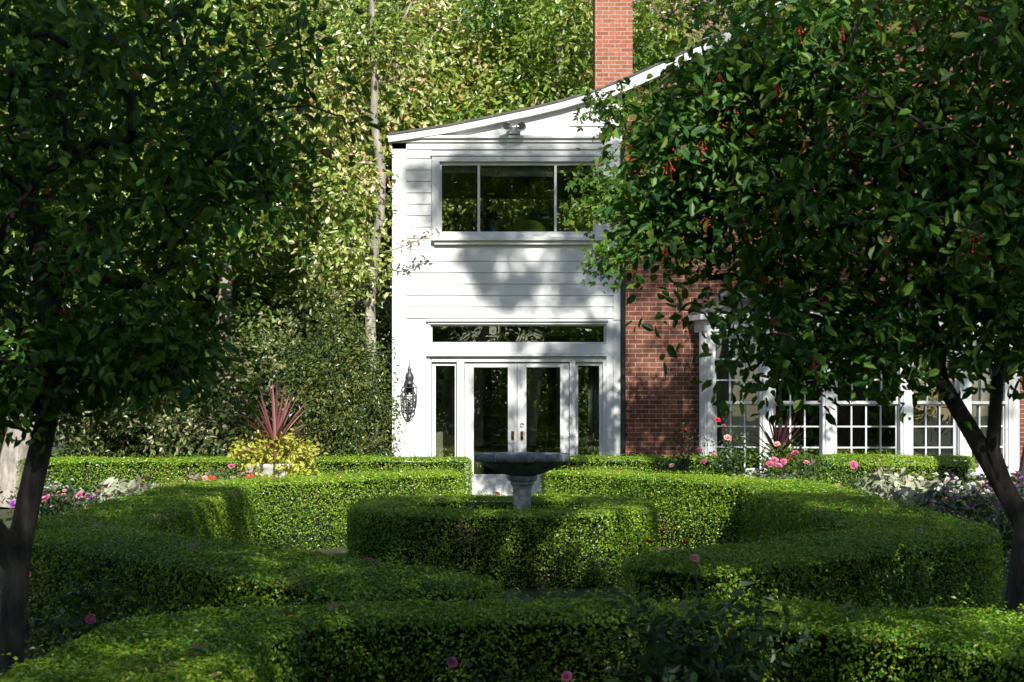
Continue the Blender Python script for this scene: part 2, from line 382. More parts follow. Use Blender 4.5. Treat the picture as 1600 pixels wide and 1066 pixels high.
# ------------------------------------------------------------------ hedges
HEDGE_TOPS = {}
def hedge(name, path, width, height, label, cat='hedge', leaf=0.022, dens=9000, fillet=0.25, closed=False, seed=0, wav=0.014, rtop=0.055):
    path = [np.array(p, float) for p in path]; n = len(path)
    width = width if hasattr(width, '__len__') else [width] * n
    height = height if hasattr(height, '__len__') else [height] * n
    K = [np.array([*path[i], width[i], height[i]]) for i in range(n)]
    pts = []
    rngi = range(n) if closed else range(n)
    for i in rngi:
        if not closed and i in (0, n - 1): pts.append(K[i]); continue
        a, b, c = K[i - 1], K[i], K[(i + 1) % n]
        la, lc = np.linalg.norm((a - b)[:2]), np.linalg.norm((c - b)[:2])
        f1, f2 = min(fillet * 1.6, la * .45) / la, min(fillet * 1.6, lc * .45) / lc
        s, e = b + (a - b) * f1, b + (c - b) * f2
        for u in np.linspace(0, 1, 5): pts.append((1 - u) ** 2 * s + 2 * u * (1 - u) * b + u * u * e)
    if closed: pts.append(pts[0])
    dense = []
    for a, b in zip(pts[:-1], pts[1:]):
        m = max(1, int(np.linalg.norm((b - a)[:2]) / .12))
        for k in range(m): dense.append(a + (b - a) * k / m)
    dense.append(pts[-1]); D = np.array(dense)
    if closed:
        tang = unit(np.roll(D[:-1, :2], -1, 0) - np.roll(D[:-1, :2], 1, 0)); tang = np.vstack([tang, tang[:1]])
    else: tang = unit(np.gradient(D[:, :2], axis=0))
    nor = np.stack([tang[:, 1], -tang[:, 0]], 1)
    def profile(w, h, r):
        a = np.linspace(0, math.pi / 2, 5); w2 = w / 2
        L = [(-w2 + .02, 0.0), (-w2, h * .25), (-w2, h * .5), (-w2, h * .78)]
        L += [(-w2 + r - r * math.cos(t), h - r + r * math.sin(t)) for t in a]
        L += [(-w2 + r + (w - 2 * r) * u, h) for u in (.25, .5, .75)]
        L += [(w2 - r + r * math.sin(t), h - r + r * math.cos(t)) for t in a]
        L += [(w2, h * .78), (w2, h * .5), (w2, h * .25), (w2 - .02, 0.0)]
        return np.array(L)
    rings = []
    def ring(i, off=0.0, ws=1.0, hs=1.0):
        pr = profile(D[i, 2], D[i, 3], min(rtop, D[i, 2] * .3)); base = D[i, :2] + tang[i] * off
        xy = base[None] + nor[i][None] * pr[:, :1] * ws
        return np.column_stack([xy, pr[:, 1] * hs])
    ends = [(0.0, 1, 1), (.04, .97, .985), (.07, .88, .96), (.08, .6, .945), (.08, .3, .945), (.08, .02, .945)]
    if not closed:
        for o, w, h in reversed(ends): rings.append(ring(0, -o, w, h))
    for i in range(len(D)): rings.append(ring(i))
    if not closed:
        for o, w, h in ends: rings.append(ring(len(D) - 1, o, w, h))
    R = np.array(rings); nr, npf = R.shape[:2]
    V = R.reshape(-1, 3)
    i = np.arange(nr - 1)[:, None] * npf; k = np.arange(npf - 1)[None]
    Q = np.stack([i + k, i + npf + k, i + npf + k + 1, i + k + 1], -1).reshape(-1, 4)
    # uneven clipping
    ph = seed * 1.7
    fn = np.cross(V[Q[:, 2]] - V[Q[:, 0]], V[Q[:, 3]] - V[Q[:, 1]]); ar = np.linalg.norm(fn, axis=1) / 2
    fn = unit(fn); cen = V[Q].mean(1)
    if (fn[:, 2] * (cen[:, 2] > np.median(cen[:, 2]))).sum() < 0: fn = -fn
    vn = np.zeros_like(V)
    for j in range(4): np.add.at(vn, Q[:, j], fn * ar[:, None])
    vn = unit(vn)
    def nz(p): return (np.sin(p[:, 0] * 3.1 + ph) * np.cos(p[:, 1] * 2.7 + ph) + .6 * np.sin(p[:, 0] * 7.3 + p[:, 2] * 6 + ph) * np.sin(p[:, 1] * 6.1 - p[:, 2] * 5) + .5 * np.sin(p[:, 0] * 17 + p[:, 2] * 15 + p[:, 1] * 13 + ph))
    V = V + vn * (nz(V) * wav)[:, None]
    cen = V[Q].mean(1)
    view = unit(np.array([0, 0, EYE]) - cen)
    w = np.where((fn * view).sum(1) > -.15, 1.0, .3) * ar
    side = np.abs(fn[:, 2]) < .5
    bare = .5 + .5 * np.sin(cen[:, 0] * 9.1 + ph) * np.cos(cen[:, 1] * 8.3 + cen[:, 2] * 4)
    w[side] *= (.25 + .45 * np.clip(cen[side, 2] / .5, 0, 1)) * (.55 + .45 * bare[side])  # thinner leaves on the faces let the dark core show and darken them
    N = int(dens * w.sum())
    pick = rng.choice(len(Q), N, p=w / w.sum())
    u, v = rng.random((N, 1)), rng.random((N, 1))
    q = V[Q[pick]]
    c = (q[:, 0] * (1 - u) + q[:, 1] * u) * (1 - v) + (q[:, 3] * (1 - u) + q[:, 2] * u) * v
    depth = rng.random(N) ** 2
    spr = (rng.random(N) < .06) * rng.uniform(0, .065, N)
    sd = np.abs(fn[pick][:, 2]) < .5
    c = c + fn[pick] * (.018 - depth * np.where(sd, .11, .05) + spr)[:, None]
    nn = fn[pick] * np.where(sd, .6, 1.0)[:, None] + rng.normal(size=(N, 3)) * np.where(sd, .7, .45)[:, None] + np.array([0, 0, .1])
    tip = rng.normal(size=(N, 3)) + fn[pick] * .6 + np.array([0, 0, .3])
    patch = .5 + .5 * np.sin(c[:, 0] * 2.1 + ph) * np.sin(c[:, 1] * 1.9 + c[:, 2] * 3)
    rnd = np.clip(.22 * patch + .55 * rng.random(N) + .12 + .1 * (1 - depth) * rng.random(N), 0, .985)
    rnd[rng.random(N) < .006] = 1
    brown = np.sin(c[:, 0] * 4.3 + ph * 2) * np.sin(c[:, 1] * 3.7 + ph) * np.sin(c[:, 2] * 5 + c[:, 0] * 2)
    rnd[(brown > .72) & (rng.random(N) < .35)] = 1
    lv, lf, lr = place_leaves(c, nn, leaf * rng.uniform(.7, 1.35, N), T_RHOMB, rnd, tip)
    CV = V - vn * np.where(np.abs(vn[:, 2:3]) < .5, .105, .06)
    allv = np.vstack([CV, lv]); allq = np.vstack([Q, lf + len(CV)])
    mi = np.concatenate([np.ones(len(Q)), np.zeros(len(lf))]); rr = np.concatenate([np.zeros(len(Q)), lr])
    me = np_mesh(name, allv, allq, rr, mi)
    o = link(name, me, ['box', 'core'])
    tag(o, label, cat)
    HEDGE_TOPS[label] = c[(fn[pick][:, 2] > .85)]
    return o

# ------------------------------------------------------------------ ground
g = MB().add([(-200, -120, 0), (200, -120, 0), (200, 260, 0), (-200, 260, 0)], [(0, 1, 2, 3)]).build('ground', 'soil')
tag(g, 'dark soil and lawn under the hedges', 'ground', kind='structure')

# ------------------------------------------------------------------ house
HY = 24.0
def hx(px): return (px - 800) / 100.0
def hz(py): return EYE + (640 - py) / 100.0
house = empty('house', (0, 0, 0))
tag(house, 'two storey house of white clapboard and red brick with double glass doors', 'house')

def wall_holes(mb, x0, x1, z0, z1, y0, y1, holes):
    xs = sorted({x0, x1, *[h[0] for h in holes], *[h[1] for h in holes]}); zs = sorted({z0, z1, *[h[2] for h in holes], *[h[3] for h in holes]})
    def solid(i, j):
        if i < 0 or j < 0 or i >= len(xs) - 1 or j >= len(zs) - 1: return False
        cx, cz = (xs[i] + xs[i + 1]) / 2, (zs[j] + zs[j + 1]) / 2
        return not any(h[0] < cx < h[1] and h[2] < cz < h[3] for h in holes)
    for i in range(len(xs) - 1):
        for j in range(len(zs) - 1):
            if not solid(i, j): continue
            a, b, c, d = xs[i], xs[i + 1], zs[j], zs[j + 1]
            mb.add([(a, y0, c), (b, y0, c), (b, y0, d), (a, y0, d)], [(0, 1, 2, 3)])
            mb.add([(a, y1, c), (b, y1, c), (b, y1, d), (a, y1, d)], [(3, 2, 1, 0)])
            if not solid(i - 1, j): mb.add([(a, y0, c), (a, y1, c), (a, y1, d), (a, y0, d)], [(3, 2, 1, 0)])
            if not solid(i + 1, j): mb.add([(b, y0, c), (b, y1, c), (b, y1, d), (b, y0, d)], [(0, 1, 2, 3)])
            if not solid(i, j - 1): mb.add([(a, y0, c), (b, y0, c), (b, y1, c), (a, y1, c)], [(3, 2, 1, 0)])
            if not solid(i, j + 1): mb.add([(a, y0, d), (b, y0, d), (b, y1, d), (a, y1, d)], [(0, 1, 2, 3)])
    return mb

# roof line of the white wing sweeping up into the brick gable, (x, z) of the top edge
PROF = [(-1.92, 5.90), (-1.5, 5.96), (-1.0, 6.04), (-.4, 6.16), (.3, 6.31), (.8, 6.43), (1.3, 6.58), (1.8, 6.78), (2.4, 7.05), (3.0, 7.33), (3.6, 7.66), (4.2, 8.02), (5.4, 8.80)]
def roof_z(x):
    return float(np.interp(x, [p[0] for p in PROF], [p[1] for p in PROF]))
X0, X1 = -1.85, 1.72
UW = (hx(686), hx(931), hz(366), hz(254))     # upper window opening
TW = (hx(673), hx(946), hz(537), hz(507))     # transom
DW = (hx(674), hx(942), 0.22, hz(558))        # doors with sidelights
mb = wall_holes(MB(), X0, X1, 0.0, 5.80, HY, HY + .14, [UW, TW, DW])
top = [(x, roof_z(x) - .07) for x in np.linspace(X0, X1, 14)]
mb.prism([(X0, 5.8), (X1, 5.8)] + top[::-1], HY, HY + .14)
mb.box(X0, X0 + .12, HY + .14, 29.5, 0, 5.8)
mb.build('wall', 'white', house)
# clapboards: each course a wedge, thick at its lower edge
mb = MB()
def lap(x0, x1, z0, z1, t=.022):
    mb.add([(x0, HY - .003, z0), (x1, HY - .003, z0), (x1, HY - t, z0), (x0, HY - t, z0), (x0, HY - .006, z1), (x1, HY - .006, z1)],
           [(0, 1, 2, 3), (3, 2, 5, 4), (0, 3, 4), (1, 5, 2)])
z = hz(497); ci = 0
while z < 5.72:
    z1 = z + .178
    for a, b in ((X0 + .2, X1 - .02),):
        segs = [(a, b)]
        if z1 > hz(382) and z < hz(244): segs = [(a, hx(674)), (hx(943), b)]
        for s0, s1 in segs:
            lap(s0, s1, z, min(z1 + .0, 5.74))
    z += .178
for zz in (6.03,):
    lap(.9, X1 - .05, zz, zz + .2)
mb.build('clapboard', 'white', house)
MB().box(X0 - .02, X0 + .2, HY - .03, HY - .002, .22, 5.78).build('corner_board', 'white', house)
MB().box(X1 - .14, X1 + .01, HY - .035, HY - .002, 3.0, 5.80).build('corner_board', 'white', house)
MB().box(X0 - .06, 1.42, HY - .06, HY - .002, 5.765, 5.82).box(X0 - .10, 1.45, HY - .10, HY - .002, 5.822, 5.87).box(X0 - .04, 1.4, HY - .03, HY - .002, 5.66, 5.763).build('frieze', 'white', house, bevel=.006)
# smooth lower panelling: pilasters and bands round the doors
mb = MB()
mb.box(X0 + .2, hx(672), HY - .02, HY - .002, .22, hz(500))
mb.box(hx(947), X1, HY - .02, HY - .002, .22, hz(500))
mb.box(hx(672), hx(947), HY - .025, HY - .002, hz(553), hz(537.5))
mb.box(hx(958), X1 - .02, HY - .035, HY - .0205, .22, hz(505))
mb.build('panelling', 'white', house, bevel=.005)

def window_unit(name, x0, x1, z0, z1, y, splits=(), fw=.045, parent=house, glass_y=None):
    """frame with mullions; the panes are its sub-parts"""
    mb = MB(); d0, d1 = y, y + .07
    mb.box(x0, x0 + fw, d0, d1, z0, z1).box(x1 - fw, x1, d0, d1, z0, z1)
    mb.box(x0 + fw, x1 - fw, d0, d1, z0, z0 + fw).box(x0 + fw, x1 - fw, d0, d1, z1 - fw, z1)
    xs = [x0 + fw]
    for s in splits:
        mb.box(s - fw / 2, s + fw / 2, d0 + .004, d1 - .004, z0 + fw, z1 - fw); xs += [s - fw / 2, s + fw / 2]
    xs.append(x1 - fw)
    f = mb.build(name, 'white', parent, bevel=.004)
    for a, b in zip(xs[::2], xs[1::2]):
        MB().box(a - .004, b + .004, y + .035, y + .041, z0 + fw - .004, z1 - fw + .004).build('pane', 'glass', f)
    return f
w = window_unit('window', UW[0] + .002, UW[1] - .002, UW[2] + .002, UW[3] - .002, HY + .02, (hx(748), hx(868)), .04)
MB().box(hx(675), hx(942), HY - .12, HY - .002, hz(377), hz(371)).box(hx(679), hx(938), HY - .07, HY - .002, hz(383), hz(377.4)).build('sill', 'white', w, bevel=.006)
mb = MB().box(hx(675), UW[0] + .01, HY - .04, HY - .002, hz(370.8), hz(245)).box(UW[1] - .01, hx(942), HY - .04, HY - .002, hz(370.8), hz(245))
mb.box(UW[0] + .01, UW[1] - .01, HY - .04, HY - .002, hz(253), hz(245)).box(UW[0] + .01, UW[1] - .01, HY - .04, HY - .002, hz(370.8), hz(366.5)).box(hx(673), hx(944), HY - .06, HY - .002, hz(244.7), hz(241.5)).build('casing', 'white', w, bevel=.004)
t = window_unit('transom', TW[0] + .002, TW[1] - .002, TW[2] + .002, TW[3] - .002, HY + .03, (), .022)
MB().box(hx(666), hx(950), HY - .07, HY - .002, hz(503), hz(499.5)).box(hx(669), hx(948), HY - .035, HY - .0255, hz(507), hz(503.4)).build('moulding', 'white', t, bevel=.004)
# door set
def sidelight(x0, x1):
    f = window_unit('sidelight', x0, x1, .46, hz(566), HY + .04, (), .055)
    MB().box(x0, x1, HY + .045, HY + .1, .225, .457).build('bottom_panel', 'white', f, bevel=.004)
sidelight(hx(675) + .0, hx(716)); sidelight(hx(898), hx(942) - .0)
mb = MB()
mb.box(hx(716.3), hx(725.5), HY - .03, HY + .12, .222, hz(566)).box(hx(890), hx(897.7), HY - .03, HY + .12, .222, hz(566)).box(hx(714), hx(720), HY - .045, HY - .0305, .222, hz(562)).box(hx(893.5), hx(899), HY - .045, HY - .0305, .222, hz(562))
mb.box(DW[0] + .002, DW[1] - .002, HY - .01, HY + .12, hz(565.7), hz(558.3)).box(hx(667), hx(948), HY - .075, HY - .003, hz(557), hz(553.4))
mb.build('door_frame', 'white', house, bevel=.004)
def door(x0, x1, hs, lock):
    s = .135; zb, zt = .25, hz(567); gb, gt = hz(742), hz(573.5)
    mb = MB(); y0, y1 = HY + .03, HY + .075
    mb.box(x0, x0 + s, y0, y1, zb, zt).box(x1 - s, x1, y0, y1, zb, zt).box(x0 + s, x1 - s, y0, y1, zb, gb).box(x0 + s, x1 - s, y0, y1, gt, zt)
    q = .018
    mb.box(x0 + s - q, x0 + s + .006, y0 - .014, y0 - .001, gb - q, gt + q).box(x1 - s - .006, x1 - s + q, y0 - .014, y0 - .001, gb - q, gt + q)
    mb.box(x0 + s + .007, x1 - s - .007, y0 - .014, y0 - .001, gb - q, gb + .006).box(x0 + s + .007, x1 - s - .007, y0 - .014, y0 - .001, gt - .006, gt + q)
    d = mb.build('door', 'white', house, bevel=.003)
    MB().box(x0 + s - .003, x1 - s + .003, y0 + .02, y0 + .026, gb - .003, gt + .003).build('pane', 'glass', d)
    kx = (x1 - .065) if hs > 0 else (x0 + .075)
    kz = hz(679)
    mb = MB().box(kx - .022, kx + .022, y0 - .022, y0 - .001, kz - .08, kz + .05)
    mb.tube([(kx, y0 - .02, kz + .03), (kx, y0 - .07, kz + .02), (kx - hs * .0, y0 - .075, kz - .03)], .013)
    mb.build('handle', 'brass', d)
    if lock:
        MB().tube([(kx, y0 - .03, kz + .15), (kx, y0 - .001, kz + .15)], [.026, .03], 14).build('lock', 'brass', d)
xm = hx(808)
door(hx(726), xm - .003, 1, False); door(xm + .003, hx(889.5), -1, True)
MB().box(hx(700), hx(915), HY - .75, HY - .003, 0, .12).box(hx(715), hx(900), HY - .38, HY - .004, .121, .215).build('step', 'stone', house, bevel=.01)

# brick wing
BX0, BX1, BY = 1.78, 9.2, HY + .08
BAY = [(2.96, BY), (3.02, 23.78), (3.885, 23.42), (4.80, 23.28), (5.96, 23.28), (6.88, 23.42), (7.745, 23.78), (7.8, BY)]
mb = wall_holes(MB(), BX0, BX1, 0, 5.8, BY, BY + .25, [(3.1, 7.66, .62, 2.85)])
gable = [(x, roof_z(x) - .12) for x in np.linspace(BX0, 5.4, 12)] + [(BX1, 8.8 - (BX1 - 5.4) * .66 - .12)]
mb.prism([(BX0, 5.8), (BX1, 5.8)] + gable[::-1], BY, BY + .25)
mb.build('wall', 'brick', house)['label'] = 'red brick wall of the gabled wing'
# roof
prof = PROF + [(9.6, 8.8 - 4.2 * .66)]
mb = MB(); vs = []; fs = []
n = len(prof)
for y in (HY - .13, 31.0):
    vs += [(x, y, z + .0) for x, z in prof] + [(x, y, z - .035) for x, z in prof]
for i in range(n - 1):
    fs += [(i, i + 1, 2 * n + i + 1, 2 * n + i), (n + i + 1, n + i, 3 * n + i, 3 * n + i + 1), (i, n + i, n + i + 1, i + 1), (2 * n + i, 2 * n + i + 1, 3 * n + i + 1, 3 * n + i)]
fs += [(0, 2 * n, 3 * n, n), (n - 1, 2 * n - 1, 4 * n - 1, 3 * n - 1)]
roof = mb.add(vs, fs).build('roof', 'shingle', house)
# white rake boards and soffit under the roof edge
mb = MB()
rk = [(x, z - .039) for x, z in prof]
for (xa, za), (xb, zb) in zip(rk[:-1], rk[1:]):
    d = .10 if xa < 1.2 else .17
    mb.add([(xa, HY - .115, za), (xb, HY - .115, zb), (xb, HY - .115, zb - d), (xa, HY - .115, za - d), (xa, HY + .2, za), (xb, HY + .2, zb), (xb, HY + .2, zb - d), (xa, HY + .2, za - d)],
           [(3, 2, 1, 0), (0, 1, 5, 4), (2, 3, 7, 6)])
mb.build('rake_board', 'white', house)
# chimney
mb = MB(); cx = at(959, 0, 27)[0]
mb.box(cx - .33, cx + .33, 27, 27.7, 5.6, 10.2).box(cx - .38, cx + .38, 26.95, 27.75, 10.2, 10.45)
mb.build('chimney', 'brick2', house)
# downspout
mb = MB(); dx = hx(973)
mb.tube([(dx, HY - .08, 5.7), (dx, HY - .06, 5.4), (dx, HY - .05, 3), (dx, HY - .05, .1)], .038, 10)
mb.build('downspout', 'black', house)
# bow window with five double-hung units
mb = MB()
outer = [(x + (-.06 if x < 4 else .06 if x > 7 else 0), y - .07) for x, y in BAY]
outer[0] = (outer[0][0] - .05, BY - .002); outer[-1] = (outer[-1][0] + .05, BY - .002)
mb.plan(outer, 2.80, 2.98)
outer2 = [(x + (-.12 if x < 4 else .12 if x > 7 else 0), y - .15) for x, y in BAY]; outer2[0] = (outer2[0][0] - .11, BY - .002); outer2[-1] = (outer2[-1][0] + .11, BY - .002)
mb.plan(outer2, 2.981, 3.07)
mb.build('bay_cornice', 'white', house, bevel=.008)
mb = MB(); mb.plan([(x, y + .03 if y < 24 else BY - .003) for x, y in BAY], 0.0, .56); mb.build('bay_base', 'brick', house)
mb = MB(); mb.plan([(x, y - .05 if y < 24 else BY - .003) for x, y in BAY], .561, .618); mb.build('bay_sill', 'white', house, bevel=.006)
vs = outer2
rz = MB(); nn = len(outer2)
rz.add([(x, y, 3.071) for x, y in outer2] + [(3.4, BY - .003, 3.5), (7.3, BY - .003, 3.5)],
       [(0, 1, nn), (1, 2, nn)] + [(2, 3, nn), (3, 4, nn + 1, nn), (4, 5, nn + 1), (5, 6, nn + 1), (6, 7, nn + 1)])
rz.build('bay_roof', 'shingle', house)
for k in range(1, 7):
    x, y = BAY[k]
    a = .10
    o = MB().box(-a, a, -.075, .075, .62, 2.798).box(-.055, .055, -.095, -.076, .64, 2.78).build('post', 'white', house, bevel=.006)
    ang = [0, -1.1, -.28, -.08, .08, .28, 1.1][k]
    o.location = (x, y, 0); o.rotation_euler = (0, 0, ang * .8 if k in (1, 6) else ang)
def sash(parent, x0, x1, z0, z1, y, cols, rows):
    fw = .035; m_ = .011
    mb = MB().box(x0, x0 + fw, y, y + .045, z0, z1).box(x1 - fw, x1, y, y + .045, z0, z1).box(x0 + fw, x1 - fw, y, y + .045, z0, z0 + .045).box(x0 + fw, x1 - fw, y, y + .045, z1 - .04, z1)
    iw, ih = (x1 - x0 - 2 * fw) / cols, (z1 - z0 - .085) / rows
    for c in range(1, cols): mb.box(x0 + fw + c * iw - m_, x0 + fw + c * iw + m_, y + .006, y + .036, z0 + .045, z1 - .04)
    for r in range(1, rows):
        for c in range(cols):
            mb.box(x0 + fw + c * iw + (m_ if c else 0), x0 + fw + (c + 1) * iw - (m_ if c < cols - 1 else 0), y + .008, y + .034, z0 + .045 + r * ih - m_, z0 + .045 + r * ih + m_)
    mb.build('sash', 'white', parent)
    MB().box(x0 + fw - .003, x1 - fw + .003, y + .0375, y + .0425, z0 + .043, z1 - .038).build('pane', 'glass', parent)
for k in range(1, 6):
    (xa, ya), (xb, yb) = BAY[k], BAY[k + 1]
    L_ = math.hypot(xb - xa, yb - ya)
    e = MB().box(.09, L_ - .09, -.05, .07, .619, .655).box(.09, L_ - .09, -.05, .07, 2.74, 2.799).box(.078, .099, -.049, .069, .64, 2.77).box(L_ - .099, L_ - .078, -.049, .069, .64, 2.77).build('window', 'white', house, (xa, ya, 0))
    e.rotation_euler = (0, 0, math.atan2(yb - ya, xb - xa))
    cols = 4 if k == 3 else 3
    sash(e, .1, L_ - .1, 1.685, 2.738, -.0, cols, 3)
    sash(e, .1, L_ - .1, .657, 1.70, .047, cols, 3)
# rooms behind the glass
mb = MB()
mb.box(X0 + .13, 9, 29.5, 29.6, 0, .9).box(X0 + .13, 9, 29.5, 29.6, 2.5, 4.5).box(X0 + .13, 9, 29.5, 29.6, 5.66, 5.8)
for x in (-1.72, -.55, .7, 1.7): mb.box(x, x + .16, 29.5, 29.6, .9, 2.5).box(x, x + .12, 29.5, 29.6, 4.5, 5.66)
mb.box(2.2, 9, 29.49, 29.499, 0, 5.8).box(9, 9.1, BY + .26, 29.4, 0, 5.8)
mb.box(2.0, 2.1, 24.45, 29.4, .2, 5.75)
mb.build('inner_wall', 'room', house)
MB().box(X0 + .13, 8.9, HY + .15, 29.49, .10, .2).box(X0 + .13, 8.9, HY + .35, 29.49, 3.45, 3.86).build('floor', 'floor', house)
MB().box(X0 + .13, 8.9, HY + .35, 29.49, 5.72, 5.78).build('ceiling', 'room', house)
MB().box(UW[0] + .06, hx(746), HY + .13, HY + .15, hz(268), UW[3]).box(hx(750), hx(866), HY + .13, HY + .15, hz(274), UW[3]).box(hx(870), UW[1] - .06, HY + .13, HY + .15, hz(268), UW[3]).build('window_shade', 'shade', house)

# security lamp, wall lantern
o = empty('security_light', (hx(803), HY - .125, hz(206))); o.scale = (1.15, 1.15, 1.15)
tag(o, 'white twin floodlight mounted on the trim under the gable', 'outdoor light')
MB().box(-.09, .09, .0, .095, -.05, .05).build('base', 'white', o, bevel=.01)
for s in (-1, 1):
    MB().tube([(s * .05, -.01, .04), (s * .09, -.07, .05), (s * .10, -.15, .02)], [.03, .05, .065], 12).build('lamp_head', 'white', o)
o = empty('wall_lantern', (hx(641), HY - .17, hz(648)))
tag(o, 'ornate black iron lantern hung on the white wall beside the doors', 'wall lantern')
mb = MB()
for k in range(6):
    a = k * math.pi / 3; c, s = math.cos(a), math.sin(a)
    mb.tube([(0, 0, .0), (.05 * c, .05 * s, .03), (.10 * c, .10 * s, .12), (.112 * c, .112 * s, .28), (.116 * c, .116 * s, .42)], .008, 6)
    a2 = a + math.pi / 3; c2, s2 = math.cos(a2), math.sin(a2)
    for z_, r_ in ((.12, .10), (.28, .112), (.42, .116), (.20, .106)):
        mb.tube([(r_ * c, r_ * s, z_), (r_ * c2, r_ * s2, z_)], .007, 6)
    mb.tube([(.10 * c, .10 * s, .21), (.115 * c2, .115 * s2, .30)], .005, 6)
    mb.tube([(.115 * c, .115 * s, .42), (.04, 0, .5) if False else (.05 * c, .05 * s, .49)], .007, 6)
mb.build('cage', 'iron', o)
MB().lathe([(.0, .47), (.075, .47), (.07, .49), (.055, .51), (.06, .53), (.07, .57), (.06, .62), (.04, .65), (.025, .67), (.035, .69), (.02, .72), (.008, .76), (.004, .86), (.001, .87)], seg=16, cap=False).build('finial', 'iron', o)
MB().lathe([(.0, .0), (.02, .01), (.03, .04), (.02, .06), (.012, .1), (.012, .2), (.03, .21), (.03, .225), (.0, .226)], seg=12, cap=False).build('candle_holder', 'iron', o)
MB().lathe([(.012, .226), (.012, .33), (.004, .345)], seg=10).build('candle', 'wick', o)
MB().tube([(0, 0, .44), (0, .09, .47), (0, .168, .40)], .012).lathe([(.05, .33), (.05, .47)], (0, .165, 0), 12).build('bracket', 'iron', o)

# things seen through the glass
o = empty('armchair', (-1.0, 24.95, .2), .5)
tag(o, 'cream upholstered armchair behind the glass left of the doors', 'armchair')
MB().box(-.33, .33, -.33, .33, .25, .45).build('seat', 'cream', o, bevel=.06)
pts = [(.36 * math.cos(a), .62 + .42 * math.sin(a)) for a in np.linspace(0, math.pi, 12)]
MB().prism([(.36, .3)] + pts + [(-.36, .3)], .25, .38).build('backrest', 'cream', o, bevel=.03)
for s in (-1, 1):
    MB().box(s * .40 - .06, s * .40 + .06, -.33, .25, .25, .62).build('armrest', 'cream', o, bevel=.04)
    for q in (-.26, .26): MB().tube([(s * .28, q, .0), (s * .28, q, .26)], [.02, .03]).build('leg', 'bark_dark', o)
o = MB().lathe([(.39 * math.sin(a), .39 - .39 * math.cos(a)) for a in np.linspace(.02, math.pi - .02, 16)], seg=28).build('exercise_ball', 'ball', None, (hx(825) + .02, 24.75, 3.86))
o.location.z = 3.861 + .0; o.scale = (1, 1, 1.02)
tag(o, 'lime green exercise ball behind the upper window', 'exercise ball')
o = empty('exercise_machine', (-.05, 25.3, 3.862))
tag(o, 'dark exercise machine with curved handlebars behind the upper window', 'exercise machine')
MB().tube([(-.5, 0, .05), (.6, 0, .05)], .04).tube([(-.5, -.25, .03), (-.5, .25, .03)], .03).tube([(.6, -.25, .03), (.6, .25, .03)], .03).build('base_frame', 'black', o)
MB().tube([(.35, 0, .05), (.38, 0, .7), (.42, 0, 1.0)], .04).build('mast', 'black', o)
for s in (-1, 1): MB().tube([(.1, s * .2, .1), (-.05, s * .22, .6), (-.22, s * .22, .92), (-.5, s * .2, .95)], .028).build('handlebar', 'black', o)
MB().box(.3, .62, -.16, .16, .72, .95).build('console', 'black', o, bevel=.03)
MB().tube([(-.62, .1, .05), (-.62, .1, 1.0)], .03).build('upright', 'black', o)
o = MB().lathe([(.035, 0), (.04, .02), (.04, .11), (.02, .14), (.018, .17), (.022, .175), (.02, .19)], seg=14).build('water_bottle', 'blue', None, (hx(768), HY + .11, UW[2] + .005))
tag(o, 'small blue bottle on the sill inside the upper window', 'bottle')
def curtain(x0, x1, y, z0, z1, label, folds):
    n = 60; vs = []; fs = []
    for j in (0, 1):
        for i in range(n + 1):
            u = i / n; vs.append((x0 + (x1 - x0) * u, y + .045 * math.sin(u * folds * 6.283) + .012 * math.sin(u * folds * 15), z0 if j == 0 else z1))
    fs = [(i, i + 1, n + 2 + i, n + 1 + i) for i in range(n)]
    o = MB().add(vs, fs, True).build('curtain', 'drape'); so = o.modifiers.new('solid', 'SOLIDIFY'); so.thickness = .004
    tag(o, label, 'curtain')
curtain(3.15, 3.75, 24.36, .5, 2.8, 'pale pleated curtain behind the left end of the bow window', 7)
curtain(7.0, 7.6, 24.36, .5, 2.8, 'pale pleated curtain behind the right end of the bow window', 7)
curtain(1.22, 1.5, 24.5, .22, 2.6, 'pale curtain behind the glass panel right of the doors', 4)

# ------------------------------------------------------------------ hedges, from the middle outwards
rc = np.array([-.09, 15.08])
ring = [(-1.17, -.70), (-.70, -1.19), (.70, -1.19), (1.17, -.70), (1.17, .70), (.70, 1.19), (-.70, 1.19), (-1.17, .70)]
hedge('box_hedge', [tuple(rc + np.array(p)) for p in ring], .56, .67, 'low clipped box hedge ring around the stone birdbath', closed=True, fillet=.12, leaf=.0215, dens=15500, seed=1)
hedge('box_hedge', [(-.97, 19.6), (-3.27, 17.0), (-3.2, 10.95), (-.41, 7.8)], .9, [.80, .78, .73, .70], 'wide angled box hedge wrapping the left side of the garden', leaf=.0225, dens=12800, seed=2)
hedge('box_hedge', [(.80, 19.8), (2.98, 17.0), (3.1, 11.15), (.98, 9.1)], [.9, .95, 1.0, .85], [.80, .78, .71, .68], 'wide angled box hedge wrapping the right side of the garden', leaf=.0225, dens=12800, seed=3)
hedge('box_hedge', [(-1.32, 4.6), (-1.38, 6.25), (-.95, 6.95), (.6, 7.0), (1.25, 7.0), (1.9, 6.45), (2.7, 5.3)], [.85, .8, .55, .5, .6, .9, 1.0], .69, 'shaded box hedge nearest the camera across the bottom of the garden', leaf=.0205, dens=16000, seed=4)
hedge('box_hedge', [(-.68, 22.0), (-6.9, 22.0)], .75, [.90, .88], 'sunlit far box hedge left of the doors along the shrubs', leaf=.025, dens=8200, seed=5)
hedge('box_hedge', [(.52, 22.0), (3.1, 22.1)], .75, [.90, .90], 'far box hedge right of the doors below the brick wall', leaf=.025, dens=8200, seed=6)
hedge('box_hedge', [(4.35, 21.35), (5.0, 21.25), (6.2, 20.9)], .9, .95, 'short rounded box hedge in front of the bow window', leaf=.025, dens=8200, seed=7, rtop=.2)

